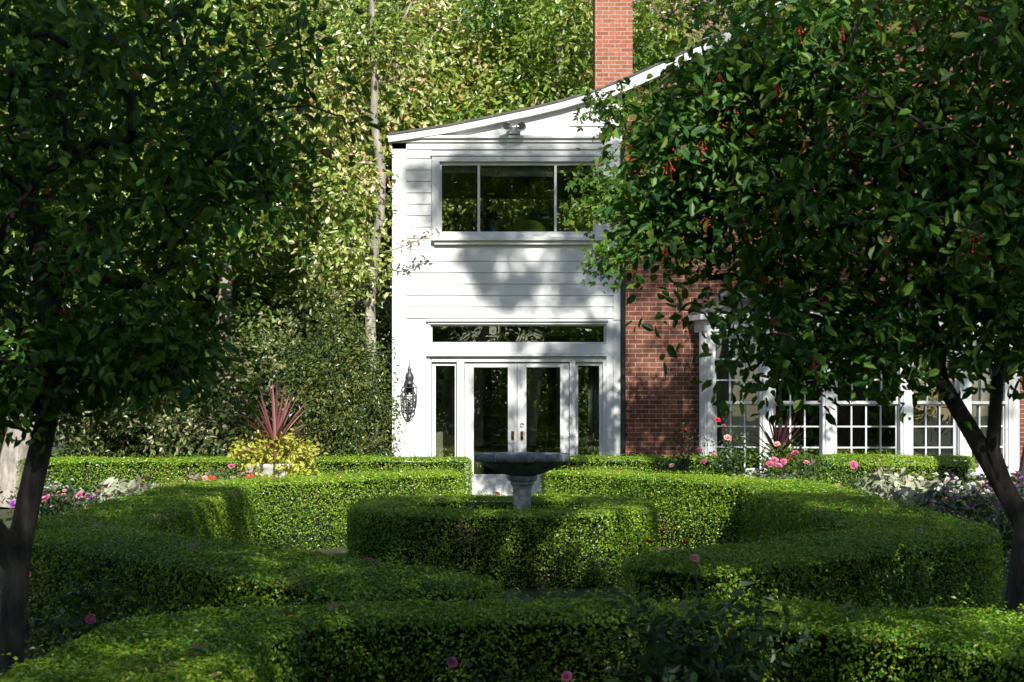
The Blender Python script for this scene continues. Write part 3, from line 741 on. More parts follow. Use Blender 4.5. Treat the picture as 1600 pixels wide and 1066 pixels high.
# ------------------------------------------------------------------ birdbath
o = empty('birdbath', (.10, 15.08, 0))
tag(o, 'dark wide birdbath bowl on a pale stone pedestal in the hedge ring', 'birdbath')
MB().lathe([(.0, 1.09), (.30, 1.10), (.38, 1.135), (.405, 1.165), (.455, 1.168), (.468, 1.155), (.465, 1.10), (.45, 1.09), (.395, 1.083), (.385, 1.065), (.35, 1.04), (.28, 1.005), (.20, .975), (.15, .957), (.0, .95)], seg=48, cap=False).build('bowl', 'lead', o)
for k in range(8):
    a = k * math.pi / 4 + .2
    MB().tube([(.44 * math.cos(a), .44 * math.sin(a), 1.171), (.469 * math.cos(a), .469 * math.sin(a), 1.16), (.468 * math.cos(a), .468 * math.sin(a), 1.10)], .008, 6).build('rim_seam', 'stone', o)
MB().lathe([(0, 1.149), (.395, 1.15)], seg=40, cap=False).build('water', 'water', o)
MB().lathe([(.0, .954), (.145, .952), (.155, .935), (.14, .905), (.115, .89), (.12, .87), (.10, .855), (.095, .83), (.088, .72), (.085, .60), (.10, .57), (.12, .55), (.12, .5), (.15, .45), (.17, .40), (.17, 0), (0, 0)], seg=10, smooth=False, cap=False).build('pedestal', 'stone', o, bevel=.004)

# ------------------------------------------------------------------ trees
def tree(name, label, cat, trunk, trunk_r, targets, leaf_centers, per, sigma, lsize, lmat, bark, T=T_LEAF, group=None, r_tip=.006, start=.35, step=.3, wiggle=.02, up=.6, power=.5, wob=.06):
    base = np.array(trunk[0]); o = empty(name, tuple(base)); tag(o, label, cat, group)
    v, q, P = grow(trunk, trunk_r, targets, r_tip, start, step, seg=5, wiggle=wiggle, power=power, wob=wob)
    link('trunk', np_mesh('trunk', v - base, q, smooth=True), bark, o)
    lc = targets if leaf_centers is None else leaf_centers
    lv, lf, lr = cluster_leaves(lc, per, sigma, lsize, T, up)
    link('crown', np_mesh('crown', lv - base, lf, lr), lmat, o)
    return o, P

def berries(parent, base, pts, n, r=.0065):
    mb = MB()
    for k in range(n):
        a = rng.normal(size=3) * .018
        mb.lathe([(r * math.sin(t), a[2] - r * math.cos(t)) for t in (.1, .8, 1.57, 2.3, 3.04)], (a[0], a[1], -.03), 7, cap=False)
        mb.tube([(a[0], a[1], a[2] - .03 + r), (a[0] * .3, a[1] * .3, .02)], .0012, 4)
    proto = mb.build('berry_cluster', 'berry', parent, tuple(pts[0] - base))
    for p in pts[1:]:
        c = proto.copy(); COL.objects.link(c); c.location = tuple(p - base); c.rotation_euler = (0, 0, random.uniform(0, 6))

# crab apple on the left: two stems from low down
TL = np.array([(-2.28, 6.95, 0), (-2.27, 6.95, .5), (-2.24, 6.97, .95), (-2.20, 7.0, 1.2), (-2.13, 7.03, 1.55), (-2.12, 7.05, 1.95), (-2.2, 7.05, 2.5), (-2.25, 7.05, 3.2)])
tl = np.vstack([ellipsoid_points(330, (-2.35, 7.1, 3.05), (1.42, 1.35, 1.45), .42, .25), ellipsoid_points(45, (-1.75, 7.1, 2.6), (.9, .8, .75), .5), ellipsoid_points(26, (-2.3, 6.9, 1.75), (.6, .6, .22), .5), ellipsoid_points(34, at(215, 565, 7.0), (.40, .4, .20), .6), ellipsoid_points(14, at(70, 600, 7.0), (.25, .3, .14), .6)])
lt, P = tree('crabapple_tree', 'dark crab apple tree whose leaves fill the upper left corner', 'tree', TL, [.072, .058, .056, .054, .05, .045, .036, .024], tl, None, 37, .125, .065, 'crab', 'bark_dark', r_tip=.0045, start=.5, step=.16, wiggle=.015)
mb = MB().tube([(-2.25, 6.97, .90), (-2.38, 6.93, 1.12), (-2.56, 6.9, 1.4), (-2.75, 6.9, 2.0)], [.06, .05, .042, .03], 10); mb.v = [tuple(np.array(p) - TL[0]) for p in mb.v]
mb.build('side_stem', 'bark_dark', lt)
front = tl[tl[:, 1] < 6.9]; berries(lt, TL[0], front[rng.choice(len(front), 24, False)] + np.array([0, -.12, -.05]), 4, .0055)
# crab apple on the right
TR = np.array([(2.58, 7.85, 0), (2.56, 7.85, .45), (2.60, 7.85, .75), (2.63, 7.86, 1.0), (2.50, 7.9, 1.25), (2.36, 7.92, 1.5), (2.22, 7.95, 1.75), (2.16, 8.0, 2.2), (2.2, 8.0, 2.8), (2.25, 8.0, 3.3)])
tr_ = np.vstack([ellipsoid_points(400, (2.45, 8.05, 3.05), (1.72, 1.4, 1.38), .42, .25), ellipsoid_points(70, (1.35, 7.9, 2.75), (.72, .7, .75), .5), ellipsoid_points(50, (1.7, 7.8, 1.95), (.75, .6, .24), .5)])
tr_ = np.vstack([tr_, ellipsoid_points(75, at(1120, 215, 8.0), (.42, .5, .3), .6), ellipsoid_points(20, at(1040, 330, 8.0), (.16, .3, .32), .6), ellipsoid_points(40, at(1260, 110, 8.0), (.5, .5, .3), .6), ellipsoid_points(90, at(1530, 380, 8.0), (.5, .6, .75), .6)])
_px = 800 + FPX * tr_[:, 0] / tr_[:, 1]; _py = HORIZON - FPX * (tr_[:, 2] - EYE) / tr_[:, 1]
tr_ = tr_[(_py > 205 - (_px - 960) * .80) & (_px > np.where(_py < 420, 990, 965))]
rt, P = tree('crabapple_tree', 'crab apple tree with red berries in front of the brick wall', 'tree', TR, [.082, .066, .062, .06, .051, .045, .04, .034, .028, .02], tr_, None, 38, .13, .071, 'crab', 'bark_dark', r_tip=.0045, start=.55, step=.16, wiggle=.015)
mb = MB().tube([(2.62, 7.86, .92), (2.74, 7.86, 1.15), (2.85, 7.9, 1.5), (3.0, 7.95, 2.1)], [.06, .05, .04, .03], 10).tube([(2.56, 7.88, 1.12), (2.46, 7.86, 1.4), (2.50, 7.9, 1.8), (2.62, 7.95, 2.3)], [.042, .036, .03, .024], 10); mb.v = [tuple(np.array(p) - TR[0]) for p in mb.v]
mb.build('side_stem', 'bark_dark', rt)
front = tr_[tr_[:, 1] < 7.9]; lf_ = front[front[:, 0] < 1.6]
bp_ = np.vstack([front[rng.choice(len(front), 32, False)], lf_[rng.choice(len(lf_), min(26, len(lf_)), False)]]) + np.array([0, -.14, -.05])
berries(rt, TR[0], bp_, 5, .0065)

# maple on the right whose boughs hang before the gable
mt = [ellipsoid_points(n_, c, r, .5) for n_, c, r in [
    (12, at(1000, 165, 18), (.8, .5, .16)), (30, at(1110, 210, 18), (.85, .6, .45)), (22, at(1250, 60, 18), (.7, .9, .5)), (4, at(940, 175, 18), (.3, .3, .08)),
    (7, at(945, 285, 18), (.22, .2, .2)), (6, at(950, 330, 18), (.28, .2, .1)), (8, at(960, 405, 18), (.28, .2, .14)), (18, at(1000, 320, 18), (.3, .3, .75)),
    (40, at(1380, 10, 18), (1.5, 1.2, .9)), (30, at(1550, 20, 18), (1.2, 1.2, 1.0)), (50, (5.5, 18, 8.2), (3.2, 2.5, 1.4)), (8, at(1080, 15, 18), (.6, .5, .15)), (8, at(1020, 230, 18), (.5, .4, .25)), (9, at(1180, 5, 17.5), (.5, .4, .15))]]
mt = np.vstack(mt)
MT = np.array([(6.0 + .9 * (i / 13) ** .7, 18, 7.2 * i / 13) for i in range(14)])
tree('maple_tree', 'maple with a thick grey trunk at the right edge and boughs over the gable', 'tree', MT, list(np.linspace(.27, .10, 14)), mt, None, 34, .16, .095, 'maple', 'bark_mid', T_MAPLE, r_tip=.006, start=.45, step=.35, wob=.1)

# woodland behind: kinds, each one built once and copied
def wood_proto(label, X, Y, h, crown_c, crown_r, nt, per, lsize, lmat, tr0=.17, T=T_RHOMB, sigma=.34, holes=.3, wv=.12):
    tg = ellipsoid_points(nt, crown_c, crown_r, .5, holes)
    tk = wobble_line((X, Y, 0), (crown_c[0] * .7 + X * .3, crown_c[1], h), 16, wv)
    o, _ = tree('woodland_tree', label, 'tree', tk, list(np.linspace(tr0, tr0 * .35, 16)), tg, None, per, sigma, lsize, lmat, 'bark_grey', T, group='woodland trees behind the house', r_tip=.010, start=.25, step=.5, wob=.1)
    return o
GW = 'woodland trees behind the house'
slim_t = np.vstack([ellipsoid_points(n_, c, r, .5) for n_, c, r in [
    (45, at(565, 70, 24), (.75, .8, .9)), (30, at(500, 180, 24), (.7, .7, .8)), (26, at(540, 270, 23.7), (.40, .6, 1.0)), (20, at(525, 430, 23.5), (.42, .4, .7)), (7, at(562, 330, 23.3), (.1, .2, 1.3)), (50, (-2.3, 25, 9), (2, 1.5, 1.8))]])
slim, _ = tree('slender_tree', 'slender pale trunked tree growing close to the left corner of the house', 'tree', np.array([at(578, 790, 23.7), at(582, 660, 23.7), at(578, 470, 23.7), at(584, 400, 23.7), at(594, 330, 23.7), at(597, 270, 23.7), at(584, 190, 23.7), at(586, 120, 23.7), at(580, 0, 23.7), at(590, -120, 23.7)]), [.095, .085, .08, .075, .07, .066, .062, .056, .045, .035], slim_t, None, 70, .22, .10, 'wood_pale', 'bark_grey', T_LEAF, r_tip=.007, start=.3, step=.35)
sp = np.array([at(640, 380, 23.5), at(660, 370, 23.5), at(652, 375, 23.5), at(676, 366, 23.5), at(632, 385, 23.5)])
lv, lf, lr = cluster_leaves(sp, 9, .06, .075, T_LEAF, .5); b0 = np.array(slim.location)
link('foliage', np_mesh('foliage', lv - b0, lf, lr), 'mauve', slim)
mb = MB().tube([tuple(at(598, 395, 23.7) - b0), tuple(at(632, 385, 23.5) - b0), tuple(at(678, 366, 23.5) - b0)], [.012, .008, .004], 5); mb.build('twig', 'bark_grey', slim)

wA = wood_proto('green woodland tree with the thickest trunk near the left edge', -8.15, 24.8, 7.5, (-7.4, 25.3, 6.3), (3.2, 2.4, 3.6), 190, 190, .13, 'wood_green', .27, T_LEAF)
wB = wood_proto('yellowing woodland tree just left of the roof', -1.6, 35.5, 9.5, (-1.8, 35.5, 7.2), (3.0, 2.6, 3.8), 200, 210, .14, 'wood_pale', .17, T_LEAF)
wC = wood_proto('green woodland tree above the white wing roof', 1.2, 34, 10, (1.0, 34, 8.2), (3.2, 2.6, 3.8), 150, 200, .15, 'wood_green', .2, T_LEAF)
wD = wood_proto('thin russet tree against the sky right of the chimney', 5.2, 39, 11, (4.6, 39, 11.2), (3.4, 2.6, 4.0), 130, 110, .13, 'wood_pink', .15, T_LEAF, .36, .5)
def wood_copy(src, x, y, rz, s, label, group=GW):
    c = copy_tree(src); c.location = (x, y, 0); c.rotation_euler = (0, 0, rz); c.scale = (s, s, s * random.uniform(.95, 1.1)); c['label'] = label
    if group: c['group'] = group
    else: del c['group']
    return c
wood_copy(wB, -8.4, 30, 2.1, 1.0, 'yellow green woodland tree behind the thick trunk at the left edge')
wood_copy(wC, -5.2, 28.5, 1.0, .9, 'green woodland tree between the left crab apple and the slender pale tree')
wood_copy(wC, -12.2, 33, 4.0, 1.1, 'distant green woodland tree at the left edge')
wood_copy(wB, -4.6, 34.5, 3.6, 1.15, 'tall yellowing woodland tree deep in the wood left of the house')
wood_copy(wA, -1.2, 38, 5.2, 1.25, 'tall green woodland tree far behind the left end of the roof')
wood_copy(wD, .4, 41, 2.0, 1.2, 'distant russet woodland tree left of the chimney')
wood_copy(wB, 8.8, 38, .7, 1.15, 'yellowing woodland tree behind the brick gable')
wood_copy(wA, -6.6, 39, 3.1, 1.3, 'green woodland tree at the back of the wood on the left')
wood_copy(wC, 12.5, 34, 2.6, 1.1, 'green woodland tree beyond the right end of the house')
# far wood reads as one mass
n_ = 560
fc = np.column_stack([rng.uniform(-28, 6, n_), rng.uniform(44, 52, n_), rng.random(n_) ** 1.1 * 11 + .4])
fc = fc[fc[:, 2] < 8.6 + 1.5 * np.sin(fc[:, 0] * .9) + rng.normal(size=len(fc))]
lv, lf, lr = cluster_leaves(fc, 110, .6, .2, T_RHOMB, .5)
tag(link('far_wood', np_mesh('far_wood', lv, lf, lr), 'wood_pale'), 'far wood of mixed foliage behind the trees', 'wood', kind='stuff')

# shrubs under the trees
def shrub_proto(name, label, cat, c, r, nt, per, sigma, lsize, lmat, group=None, bias=.3, T=T_LEAF):
    c = np.array(c); tg = ellipsoid_points(nt, c, r, bias); tg = tg[tg[:, 2] > .1]
    o, _ = tree(name, label, cat, np.array([(c[0], c[1], 0), (c[0], c[1], .3), (c[0], c[1], max(.5, c[2] * .7))]), [.07, .06, .04], tg, None, per, sigma, lsize, lmat, 'bark_dark', T, group=group, r_tip=.004, start=.3, step=.3)
    return o
hol = shrub_proto('holly_bush', 'tall rounded holly bush against the white corner of the house', 'bush', (-2.55, 22.95, 1.55), (.78, .6, 1.5), 300, 52, .12, .055, 'holly', T=T_LEAF)
sh = shrub_proto('evergreen_shrub', 'dark evergreen shrub with sunlit pale leaves behind the red spiky plant', 'shrub', (-3.9, 25.6, 1.5), (1.1, .7, 1.5), 135, 50, .2, .095, 'laurel', 'shrubs at the edge of the wood')
for x, y, rz, s, lb in [(-5.3, 25.9, 1.2, 1.0, 'dark evergreen shrub between the left crab apple and the spiky plant'), (-6.7, 26.5, 3.2, 1.05, 'dark shrub right of the second grey trunk at left'), (-9.6, 27.0, 4.4, 1.1, 'dark shrub between the two grey trunks at far left'), (-3.0, 27.2, 2.2, 1.35, 'tall dark shrub behind the holly bush'), (-7.4, 28.5, .4, 1.35, 'tall dark shrub at the back behind the left hedge')]:
    c = copy_tree(sh); c.location = (x, y, 0); c.rotation_euler = (0, 0, rz); c.scale = (s, s, s); c['label'] = lb

bs = shrub_proto('leafy_shrub', 'loose bright green shrub behind the left bed', 'shrub', (-6.4, 27.6, 1.25), (1.2, .8, 1.25), 130, 60, .2, .11, 'wood_green', 'leafy shrubs at the edge of the wood')
for x, y, rz, s, lb in [(-6.2, 31, 2.0, 1.9, 'tall leafy shrub deep in the wood behind the left crab apple'), (-3.9, 31.5, .6, 1.9, 'tall leafy shrub deep in the wood behind the holly'), (-10.8, 28.5, 4.0, 1.1, 'loose green shrub left of the second grey trunk'), (-1.6, 44.0, 1.0, 1.5, 'green shrub seen through the left glass door'), (1.0, 44.2, 3.0, 1.5, 'green shrub seen through the right glass door'), (3.4, 44.0, 5.0, 1.5, 'green shrub seen through the glass panel right of the doors'), (-4.3, 43.5, 2.0, 1.5, 'green shrub seen through the glass panel left of the doors')]:
    c = copy_tree(bs); c.location = (x, y, 0); c.rotation_euler = (0, 0, rz); c.scale = (s, s, s); c['label'] = lb

# ------------------------------------------------------------------ tall trees out of frame that shade the garden
def shade_tree(label, trunk, r, targets, per, sigma, lsize, mat='wood_green'):
    o, _ = tree('shade_tree', label, 'tree', np.array(trunk), r, targets, None, per, sigma, lsize, mat, 'bark_grey', T_LEAF, group='tall trees around the camera', r_tip=.008, start=.4, step=1.2, wob=.06, power=.45)
def inside(poly, x, y):
    c = False; n = len(poly)
    for i in range(n):
        x1, y1 = poly[i]; x2, y2 = poly[(i + 1) % n]
        if (y1 > y) != (y2 > y) and x < (x2 - x1) * (y - y1) / (y2 - y1) + x1: c = not c
    return c
ft = []
poly = [(642, 270), (692, 266), (705, 232), (745, 222), (770, 205), (800, 188), (830, 200), (800, 230), (850, 240), (880, 225), (960, 250), (975, 480), (925, 455), (880, 480), (800, 465), (765, 480), (722, 440), (700, 385), (672, 350), (645, 340)]
for _ in range(4000):
    if len(ft) >= 135: break
    x, y = rng.uniform(630, 980), rng.uniform(180, 505)
    if inside(poly, x, y) and not (rng.random() < .75 and 800 < x < 940 and 250 < y < 262): ft.append(((x, y), rng.uniform(18, 22)))
for _ in range(16): ft.append(((rng.uniform(740, 960), rng.uniform(530, 770)), rng.uniform(16, 21)))
for _ in range(20): ft.append(((rng.uniform(860, 975), rng.uniform(500, 770)), rng.uniform(16, 21)))
FT = np.array([at(x, y, HY) + S * t for (x, y), t in ft])
shade_tree('tall tree right of the garden whose boughs shade the white wall', wobble_line((8.0, 5.0, 0), (5.2, 6.0, 15), 14, .1), list(np.linspace(.35, .12, 14)), FT, 46, .12, .13)
bt = []
for _ in range(115): bt.append(at(rng.uniform(985, 1600), rng.uniform(40, 720), HY) + S * rng.uniform(15, 21))
shade_tree('tall tree right of the garden whose boughs shade the brick wall', wobble_line((11.5, 6.0, 0), (9.0, 8.0, 13), 14, .1), list(np.linspace(.35, .12, 14)), np.array(bt), 46, .22, .14)
lt_ = np.array([at(rng.uniform(0, 480), rng.uniform(500, 715), 25.3) + S * rng.uniform(14, 19) for _ in range(46)])
shade_tree('tall tree left of the garden shading the shrubs', wobble_line((-8.5, 9.0, 0), (-4.5, 11.5, 9.5), 14, .1), list(np.linspace(.32, .10, 14)), lt_, 40, .24, .14)
LIT = [(.4, 11.1, 1.0, .85), (1.5, 11.8, .8, .6), (-.3, 10.7, .6, .6), (2.3, 11.2, .6, .45), (2.1, 6.3, .85, .97), (2.95, 5.8, 1.1, .95), (-1.35, 5.6, .6, .45), (1.2, 13.5, .75, 1.0), (2.9, 13.0, .8, .5), (3.2, 15.5, .6, .5), (1.2, 9.0, .6, .5), (-3.3, 14.5, .8, .3), (.0, 8.2, .4, .3)]
gl = {0: [], 1: []}
for gx in np.arange(-5.2, 5.8, .58):
    for gy in np.arange(3.5, 15.9, .58):
        x, y = gx + rng.uniform(-.25, .25), gy + rng.uniform(-.25, .25)
        p = 1.0
        for lx, ly, lr_, pr in LIT:
            if math.hypot(x - lx, y - ly) < lr_: p = 1 - pr
        if rng.random() > p: continue
        gl[0 if x < 0 else 1].append(np.array([x, y, .68]) + S * rng.uniform(14, 19))
shade_tree('tall tree behind the camera shading the left of the garden', wobble_line((-1.5, -9, 0), (0, -6, 11), 14, .1), list(np.linspace(.35, .12, 14)), np.array(gl[0]), 84, .25, .21)
shade_tree('tall tree behind the camera shading the right of the garden', wobble_line((7, -9, 0), (6, -6, 11), 14, .1), list(np.linspace(.35, .12, 14)), np.array(gl[1]), 84, .25, .21)
for x, y, rz, s, src in [(-12, -10, 1, .95, wA), (-5.5, -36, 2, 1.7, wC), (0, -37, 3, 1.75, wB), (9, -12, 4, 1.0, wA), (5, -36, 5, 1.7, wC), (2, -41, .5, 1.9, wB)]:
    wood_copy(src, x, y, rz, s, 'tree standing behind the camera across the garden', 'trees behind the camera')
for k, (x, y) in enumerate([(-9, -3.6), (-6.2, -4.4), (-3.4, -4), (-.6, -4.6), (2.2, -4.2), (5, -4.6), (7.8, -4), (10.5, -3.6), (-4.8, -12), (0.8, -12.5), (6.4, -12), (13, -8), (15.5, -9), (18, -8), (20.5, -9), (12, -12), (17, -12)]):  # unseen shrubs added to block low light and fill the reflections
    c = copy_tree(bs); c.location = (x, y, 0); c.rotation_euler = (0, 0, k * 1.3); c.scale = (1.6, 1.5, 1.6 + .2 * (k % 3)); c['label'] = 'large added shrub behind the camera blocking low light'; c['group'] = 'added shrubs behind the camera'

n_ = 760
fc = np.column_stack([rng.uniform(-32, 48, n_), rng.uniform(-32, -27, n_), rng.random(n_) ** 1.1 * 16 + .2])
lv, lf, lr = cluster_leaves(fc, 90, .7, .26, T_RHOMB, .5)
tag(link('far_wood', np_mesh('far_wood', lv, lf, lr), 'wood_green'), 'wood behind the camera mirrored in the window glass', 'wood', kind='stuff')

# ------------------------------------------------------------------ planters with spiky plants
def spiky(n, length, spread, width):
    vs = []; fs = []; rn = []
    for k in range(n):
        a = k * 2.399 + rng.uniform(-.2, .2); el = (k / n) ** .8 * spread + .03
        d = np.array([math.cos(a) * math.sin(el), math.sin(a) * math.sin(el), math.cos(el)]); L = length * rng.uniform(.75, 1.05)
        side = unit(np.cross(d, [0.1, .2, 1.0])); up = np.cross(side, d)
        i0 = len(vs)
        for u, wd in ((0, .5), (.3, 1), (.65, .8), (.9, .35), (1, .05)):
            c = d * L * u + np.array([0, 0, -.26 * L * u * u * math.sin(el) ** 2])
            vs += [c - side * width * wd + up * width * .4 * wd, c, c + side * width * wd + up * width * .4 * wd]
        for j in range(4):
            b = i0 + j * 3; fs += [(b, b + 1, b + 4, b + 3), (b + 1, b + 2, b + 5, b + 4)]; rn += [rng.random() * .0 + ((k * 37) % 100) / 100] * 2
    return np.array(vs), np.array(fs), np.array(rn)
def planter(loc, label, spmat, sk, mound, mmat, msize, urn='snowstone'):
    o = empty('planter', loc); tag(o, label, 'planter')
    MB().lathe([(0, 0), (.16, 0), (.17, .05), (.09, .09), (.07, .2), (.1, .28), (.2, .36), (.26, .55), (.27, .66), (.31, .69), (.31, .73), (.27, .73), (.25, .68), (0, .67)], seg=28, cap=False).build('urn', urn, o)
    v, f, r = spiky(*sk); v[:, 2] += .95
    link('spiky_plant', np_mesh('spiky_plant', v, f, r), spmat, o)
    MB().tube([(0, 0, .6), (0, 0, 1.0)], [.03, .025]).build('stalk', 'twig', o)
    tg = ellipsoid_points(mound[0], (0, 0, .78), (mound[1], mound[1] * .8, mound[2]), .4)
    lv, lf, lr = cluster_leaves(tg, 14, .06, msize, T_LEAF, .5)
    link('trailing_plant', np_mesh('trailing_plant', lv, lf, lr), mmat, o)
    return o
M['snowstone'] = plain('white_cast_stone', (0.62, 0.60, 0.56), .8, noise=.12, scale=12)
planter((-3.22, 20.85, .14), 'pale urn of red spiky cordyline and lime green leaves left of the doors', 'cordy', (46, .90, 1.6, .024), (170, .60, .33), 'coleus', .07)
planter((3.62, 20.9, .0), 'urn of dark purple spiky cordyline and ferny green leaves before the bow window', 'cordy2', (26, .72, 1.0, .018), (150, .58, .30), 'fern', .06, 'lead')

# ------------------------------------------------------------------ flowers
def bloom_mesh(r):
    V = []; F = []; R = []; off = 0
    for ringi, (nk, tilt, rr) in enumerate(((6, .15, 1.0), (5, .65, .85), (4, 1.1, .6))):
        for k in range(nk):
            a = 2 * math.pi * k / nk + ringi * .5
            t = np.array([[math.cos(a) * math.cos(tilt), math.sin(a) * math.cos(tilt), math.sin(tilt)]])
            n = np.array([[-math.cos(a) * math.sin(tilt), -math.sin(a) * math.sin(tilt), math.cos(tilt)]])
            v, f, q = place_leaves(np.zeros((1, 3)), n, r * rr, T_PETAL, np.array([rng.random()]), t)
            V.append(v); F.append(f + off); R.append(q); off += len(v)
    return np.concatenate(V), np.concatenate(F), np.concatenate(R)
BLOOM = {}
def bloom(col, r, parent, loc):
    r = r * .8
    key = (col, r)
    if key not in BLOOM:
        v, f, q = bloom_mesh(r); me = np_mesh('flower', v, f, q, smooth=True); me.materials.append(M[col]); BLOOM[key] = me
    o = bpy.data.objects.new('flower', BLOOM[key]); COL.objects.link(o); o.parent = parent; o.location = loc
    o.rotation_euler = (random.uniform(.3, 1.1), random.uniform(-.4, .4), random.uniform(-.6, .6))
    return o
def flower_bush(name, label, cat, loc, h, rad, nt, per, lsize, lmat, blooms, sigma=.07, T=T_LEAF, group=None):
    loc = np.array(loc, float); o = empty(name, tuple(loc)); tag(o, label, cat, group)
    tg = ellipsoid_points(nt, (0, 0, h * .6), (rad, rad, h * .45), .5)
    b = [np.array(p) - loc for p, c, r in blooms]
    tips = np.vstack([tg, np.array(b)]) if b else tg
    v, q, _ = grow(np.array([(0, 0, 0), (0, 0, .1), (.01, 0, .2)]), [.014, .013, .012], tips, .0022, 0, .12, seg=4, wob=.05)
    link('stem', np_mesh('stem', v, q, smooth=True), 'twig', o)
    lv, lf, lr = cluster_leaves(tg, per, sigma, lsize, T, .5)
    link('foliage', np_mesh('foliage', lv, lf, lr), lmat, o)
    for (p, c, r), l in zip(blooms, b): bloom(c, r, o, tuple(l))
    return o
A = at
# roses before the brick wall and bow window
flower_bush('rose_bush', 'rose bush with one red bloom against the brick wall', 'rose bush', (2.35, 21.2, 0), 1.2, .34, 60, 16, .05, 'rose_leaf', [(A(1070, 676, 21), 'red', .075), (A(1093, 704, 21), 'pink', .06), (A(1050, 728, 21), 'blush', .05)])
flower_bush('rose_bush', 'taller rose bush with pink blooms beside the white window post', 'rose bush', (2.95, 21.0, 0), 1.4, .36, 70, 16, .05, 'rose_leaf', [(A(1121, 657, 21), 'red', .055), (A(1137, 685, 20.9), 'blush', .075), (A(1131, 667, 21), 'pink', .05), (A(1115, 712, 20.8), 'blush', .06), (A(1100, 722, 20.8), 'pink', .05)])
flower_bush('rose_bush', 'rose bush with a cluster of pink blooms below the dark spiky plant', 'rose bush', (3.75, 19.9, 0), 1.0, .42, 60, 16, .05, 'rose_leaf', [(A(1203, 727, 19.7), 'pink', .075), (A(1216, 729, 19.7), 'pink', .07), (A(1224, 722, 19.8), 'pink', .06), (A(1210, 720, 19.8), 'pink', .07), (A(1243, 709, 20), 'pink', .07), (A(1233, 716, 20), 'red', .06), (A(1214, 695, 20), 'blush', .06), (A(1260, 724, 19.8), 'blush', .06)])
flower_bush('rose_bush', 'single deep pink flower plant left of the rounded hedge', 'rose bush', (4.3, 19.0, 0), .85, .2, 16, 14, .05, 'rose_leaf', [(A(1333, 728, 18.9), 'pink', .075)])
# left bed
flower_bush('rose_bush', 'plant with two coral red blooms behind the left hedge', 'rose bush', (-3.7, 19.3, 0), .8, .3, 34, 14, .05, 'rose_leaf', [(A(331, 750, 18.5), 'red', .07), (A(391, 749, 18.5), 'red', .085), (A(362, 730, 19.5), 'pink', .065), (A(320, 748, 18.5), 'blush', .05)])
flower_bush('rose_bush', 'plant with magenta blooms beside the left crab apple trunk', 'rose bush', (-5.1, 17.3, 0), .7, .36, 40, 14, .05, 'rose_leaf', [(A(73, 780, 17), 'pink', .075), (A(125, 775, 17), 'pink', .065), (A(172, 785, 16.8), 'pink', .065), (A(140, 777, 17), 'violet', .06), (A(104, 806, 16.5), 'blush', .06), (A(20, 788, 17), 'violet', .06)])
# foreground roses between the hedges
flower_bush('rose_bush', 'dark shaded rose bush with magenta blooms at the lower left', 'rose bush', (-2.15, 7.65, 0), .62, .38, 60, 16, .055, 'rose_leaf', [(A(141, 968, 7.2), 'pink', .034), (A(42, 899, 7.6), 'pink', .028)])
flower_bush('rose_bush', 'low rose with pink blooms before the nearest hedge', 'rose bush', (-.05, 6.25, 0), .5, .22, 20, 12, .05, 'rose_leaf', [(A(706, 1036, 6.2), 'pink', .030), (A(886, 1058, 6.2), 'pink', .030)])
flower_bush('rose_bush', 'leafy shaded rose bush overhanging the nearest hedge right of centre', 'rose bush', (.83, 6.2, 0), .82, .38, 80, 16, .06, 'rose_leaf', [(A(1085, 873, 6.3), 'blush', .026), (A(1012, 847, 6.4), 'red', .018), (A(1072, 848, 6.4), 'red', .014)])
flower_bush('rose_bush', 'sprawling stems with pale green leaves at the lower edge left of centre', 'rose bush', (-.98, 6.3, 0), .56, .2, 22, 12, .05, 'rose_leaf', [])
# pale bedding plants
bedA = flower_bush('bedding_plant', 'silvery bedding plant', 'bedding plant', (0, 0, 0), .5, .26, 34, 16, .09, 'silver', [], .06)
bedB = flower_bush('bedding_plant', 'dry mauve bedding plant', 'bedding plant', (0, 0, 0), .5, .27, 34, 16, .10, 'mauve', [], .06)
def flowering(col, label, nb):
    return flower_bush('flowering_plant', label, 'flower', (0, 0, 0), .5, .27, 26, 14, .06, 'rose_leaf', [((rng.normal() * .17, -.1 + rng.normal() * .13, .5 + rng.normal() * .07), col, .028) for _ in range(nb)])
whA = flowering('snow', 'low plant covered in small white flowers', 26); viA = flowering('violet', 'low plant covered in violet flowers', 16); blA = flowering('blush', 'low plant covered in pale pink flowers', 12)
uses = {}
def bed(src, px, py, h_, label, group):
    Y = FPX * (EYE - h_) / (py - HORIZON); p = at(px, py, Y)
    c = copy_tree(src) if uses.get(src.name) else src
    uses[src.name] = True
    c.location = (p[0], Y, 0); c.rotation_euler = (0, 0, random.uniform(0, 6)); s = h_ / .5 * random.uniform(.9, 1.1); c.scale = (s * .95, s * .95, s)
    c['label'] = label; c['group'] = group
GL, GR = 'bedding plants in the left bed', 'bedding plants in the right bed'
for px, py in [(240, 757), (275, 752), (318, 742), (342, 742), (368, 745)]: bed(bedB, px, py, .72, 'dry mauve plant in the bed behind the left hedge', GL)
for px, py in [(205, 765), (225, 772), (180, 770), (300, 757), (258, 768)]: bed(bedA, px, py, .66, 'silvery leaved plant in the bed behind the left hedge', GL)
for px, py in [(140, 782), (112, 775), (85, 790), (160, 776)]: bed(blA, px, py, .62, 'pale pink flowering plant beside the left crab apple trunk', GL)
for px, py in [(65, 757), (95, 757), (45, 765)]: bed(whA, px, py, .55, 'white flowering plant near the thick grey trunk at left', GL)
for px, py in [(1385, 745), (1410, 757), (1430, 747), (1450, 765), (1475, 775), (1425, 775)]: bed(bedA, px, py, .70, 'silvery leaved plant in the bed behind the right hedge', GR)
for px, py in [(1405, 750), (1460, 752), (1290, 732), (1320, 734)]: bed(bedB, px, py, .72, 'dry mauve plant near the rounded hedge on the right', GR)
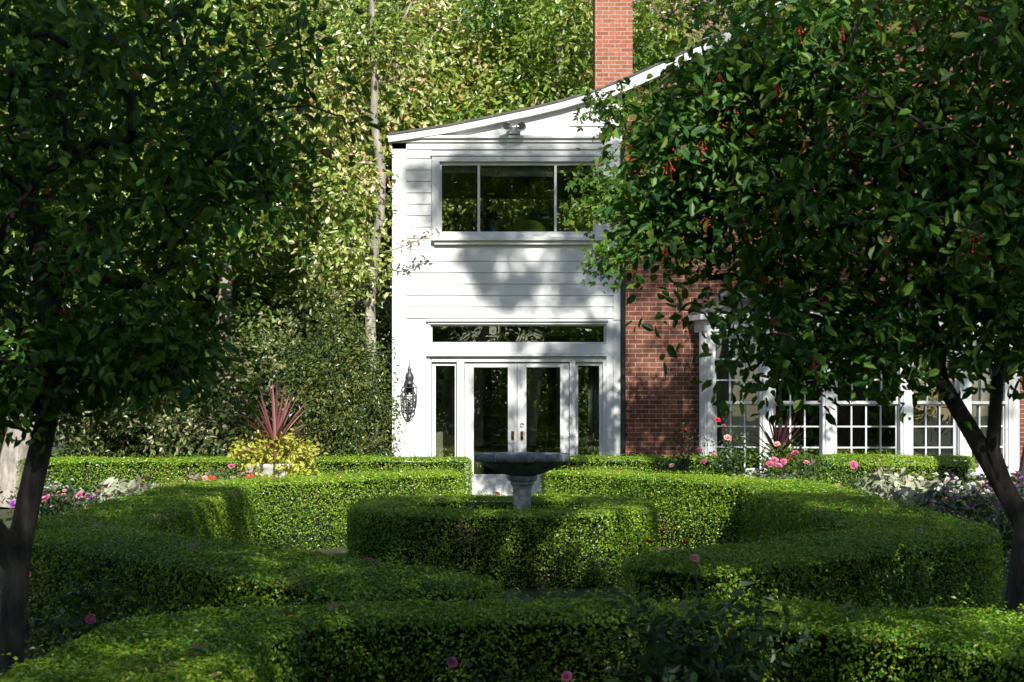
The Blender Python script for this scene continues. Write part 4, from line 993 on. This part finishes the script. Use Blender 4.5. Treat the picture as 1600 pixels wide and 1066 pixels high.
for px, py in [(1490, 770), (1515, 785), (1500, 760), (1450, 750), (1535, 778)]: bed(whA, px, py, .68, 'white flowering plant behind the right hedge', GR)
for px, py in [(1530, 756), (1570, 762), (1548, 798), (1595, 770)]: bed(viA, px, py, .70, 'violet flowering plant by the right crab apple trunk', GR)
for px, py in [(1520, 770), (1475, 792), (1560, 780)]: bed(blA, px, py, .66, 'pale pink flowering plant behind the right hedge', GR)

# ------------------------------------------------------------------ fallen leaves on the hedges
def leaf_obj(mat):
    n = 5; vs = []; fs = []
    for i in range(n):
        u = i / (n - 1); wd = math.sin(math.pi * min(1, u * .9 + .06)) * .32
        zc = .12 * u * u
        vs += [(u - .5, -wd, zc + .14 * wd), (u - .5, 0, zc), (u - .5, wd, zc + .18 * wd)]
    for i in range(n - 1):
        b = i * 3; fs += [(b, b + 3, b + 4, b + 1), (b + 1, b + 4, b + 5, b + 2)]
    me = np_mesh('fallen_leaf', np.array(vs), np.array(fs), np.full(len(fs), .5), smooth=True); me.materials.append(M[mat]); return me
LM = {'tan': leaf_obj('dead_tan'), 'red': leaf_obj('dead_red')}
for lab, short, n_, szs in [
    ('low clipped box hedge ring around the stone birdbath', 'the hedge ring around the birdbath', 8, .09), ('wide angled box hedge wrapping the left side of the garden', 'the wide left hedge', 12, .085),
    ('wide angled box hedge wrapping the right side of the garden', 'the wide right hedge', 13, .09), ('shaded box hedge nearest the camera across the bottom of the garden', 'the hedge nearest the camera', 16, .065)]:
    T_ = HEDGE_TOPS[lab]
    for k in range(n_):
        kind = 'red' if k % 4 == 3 else 'tan'
        o = bpy.data.objects.new('fallen_leaf', LM[kind]); COL.objects.link(o)
        p = T_[rng.integers(len(T_))]; o.location = (p[0], p[1], p[2] + .02); s = szs * random.uniform(.8, 1.5); o.scale = (s, s, s)
        o.rotation_euler = (random.uniform(-.5, .5), random.uniform(-.5, .5), random.uniform(0, 6.3))
        tag(o, f"{'dark red' if kind == 'red' else 'dry tan'} fallen leaf lying on top of {short}", 'fallen leaf', 'fallen leaves on the hedges')
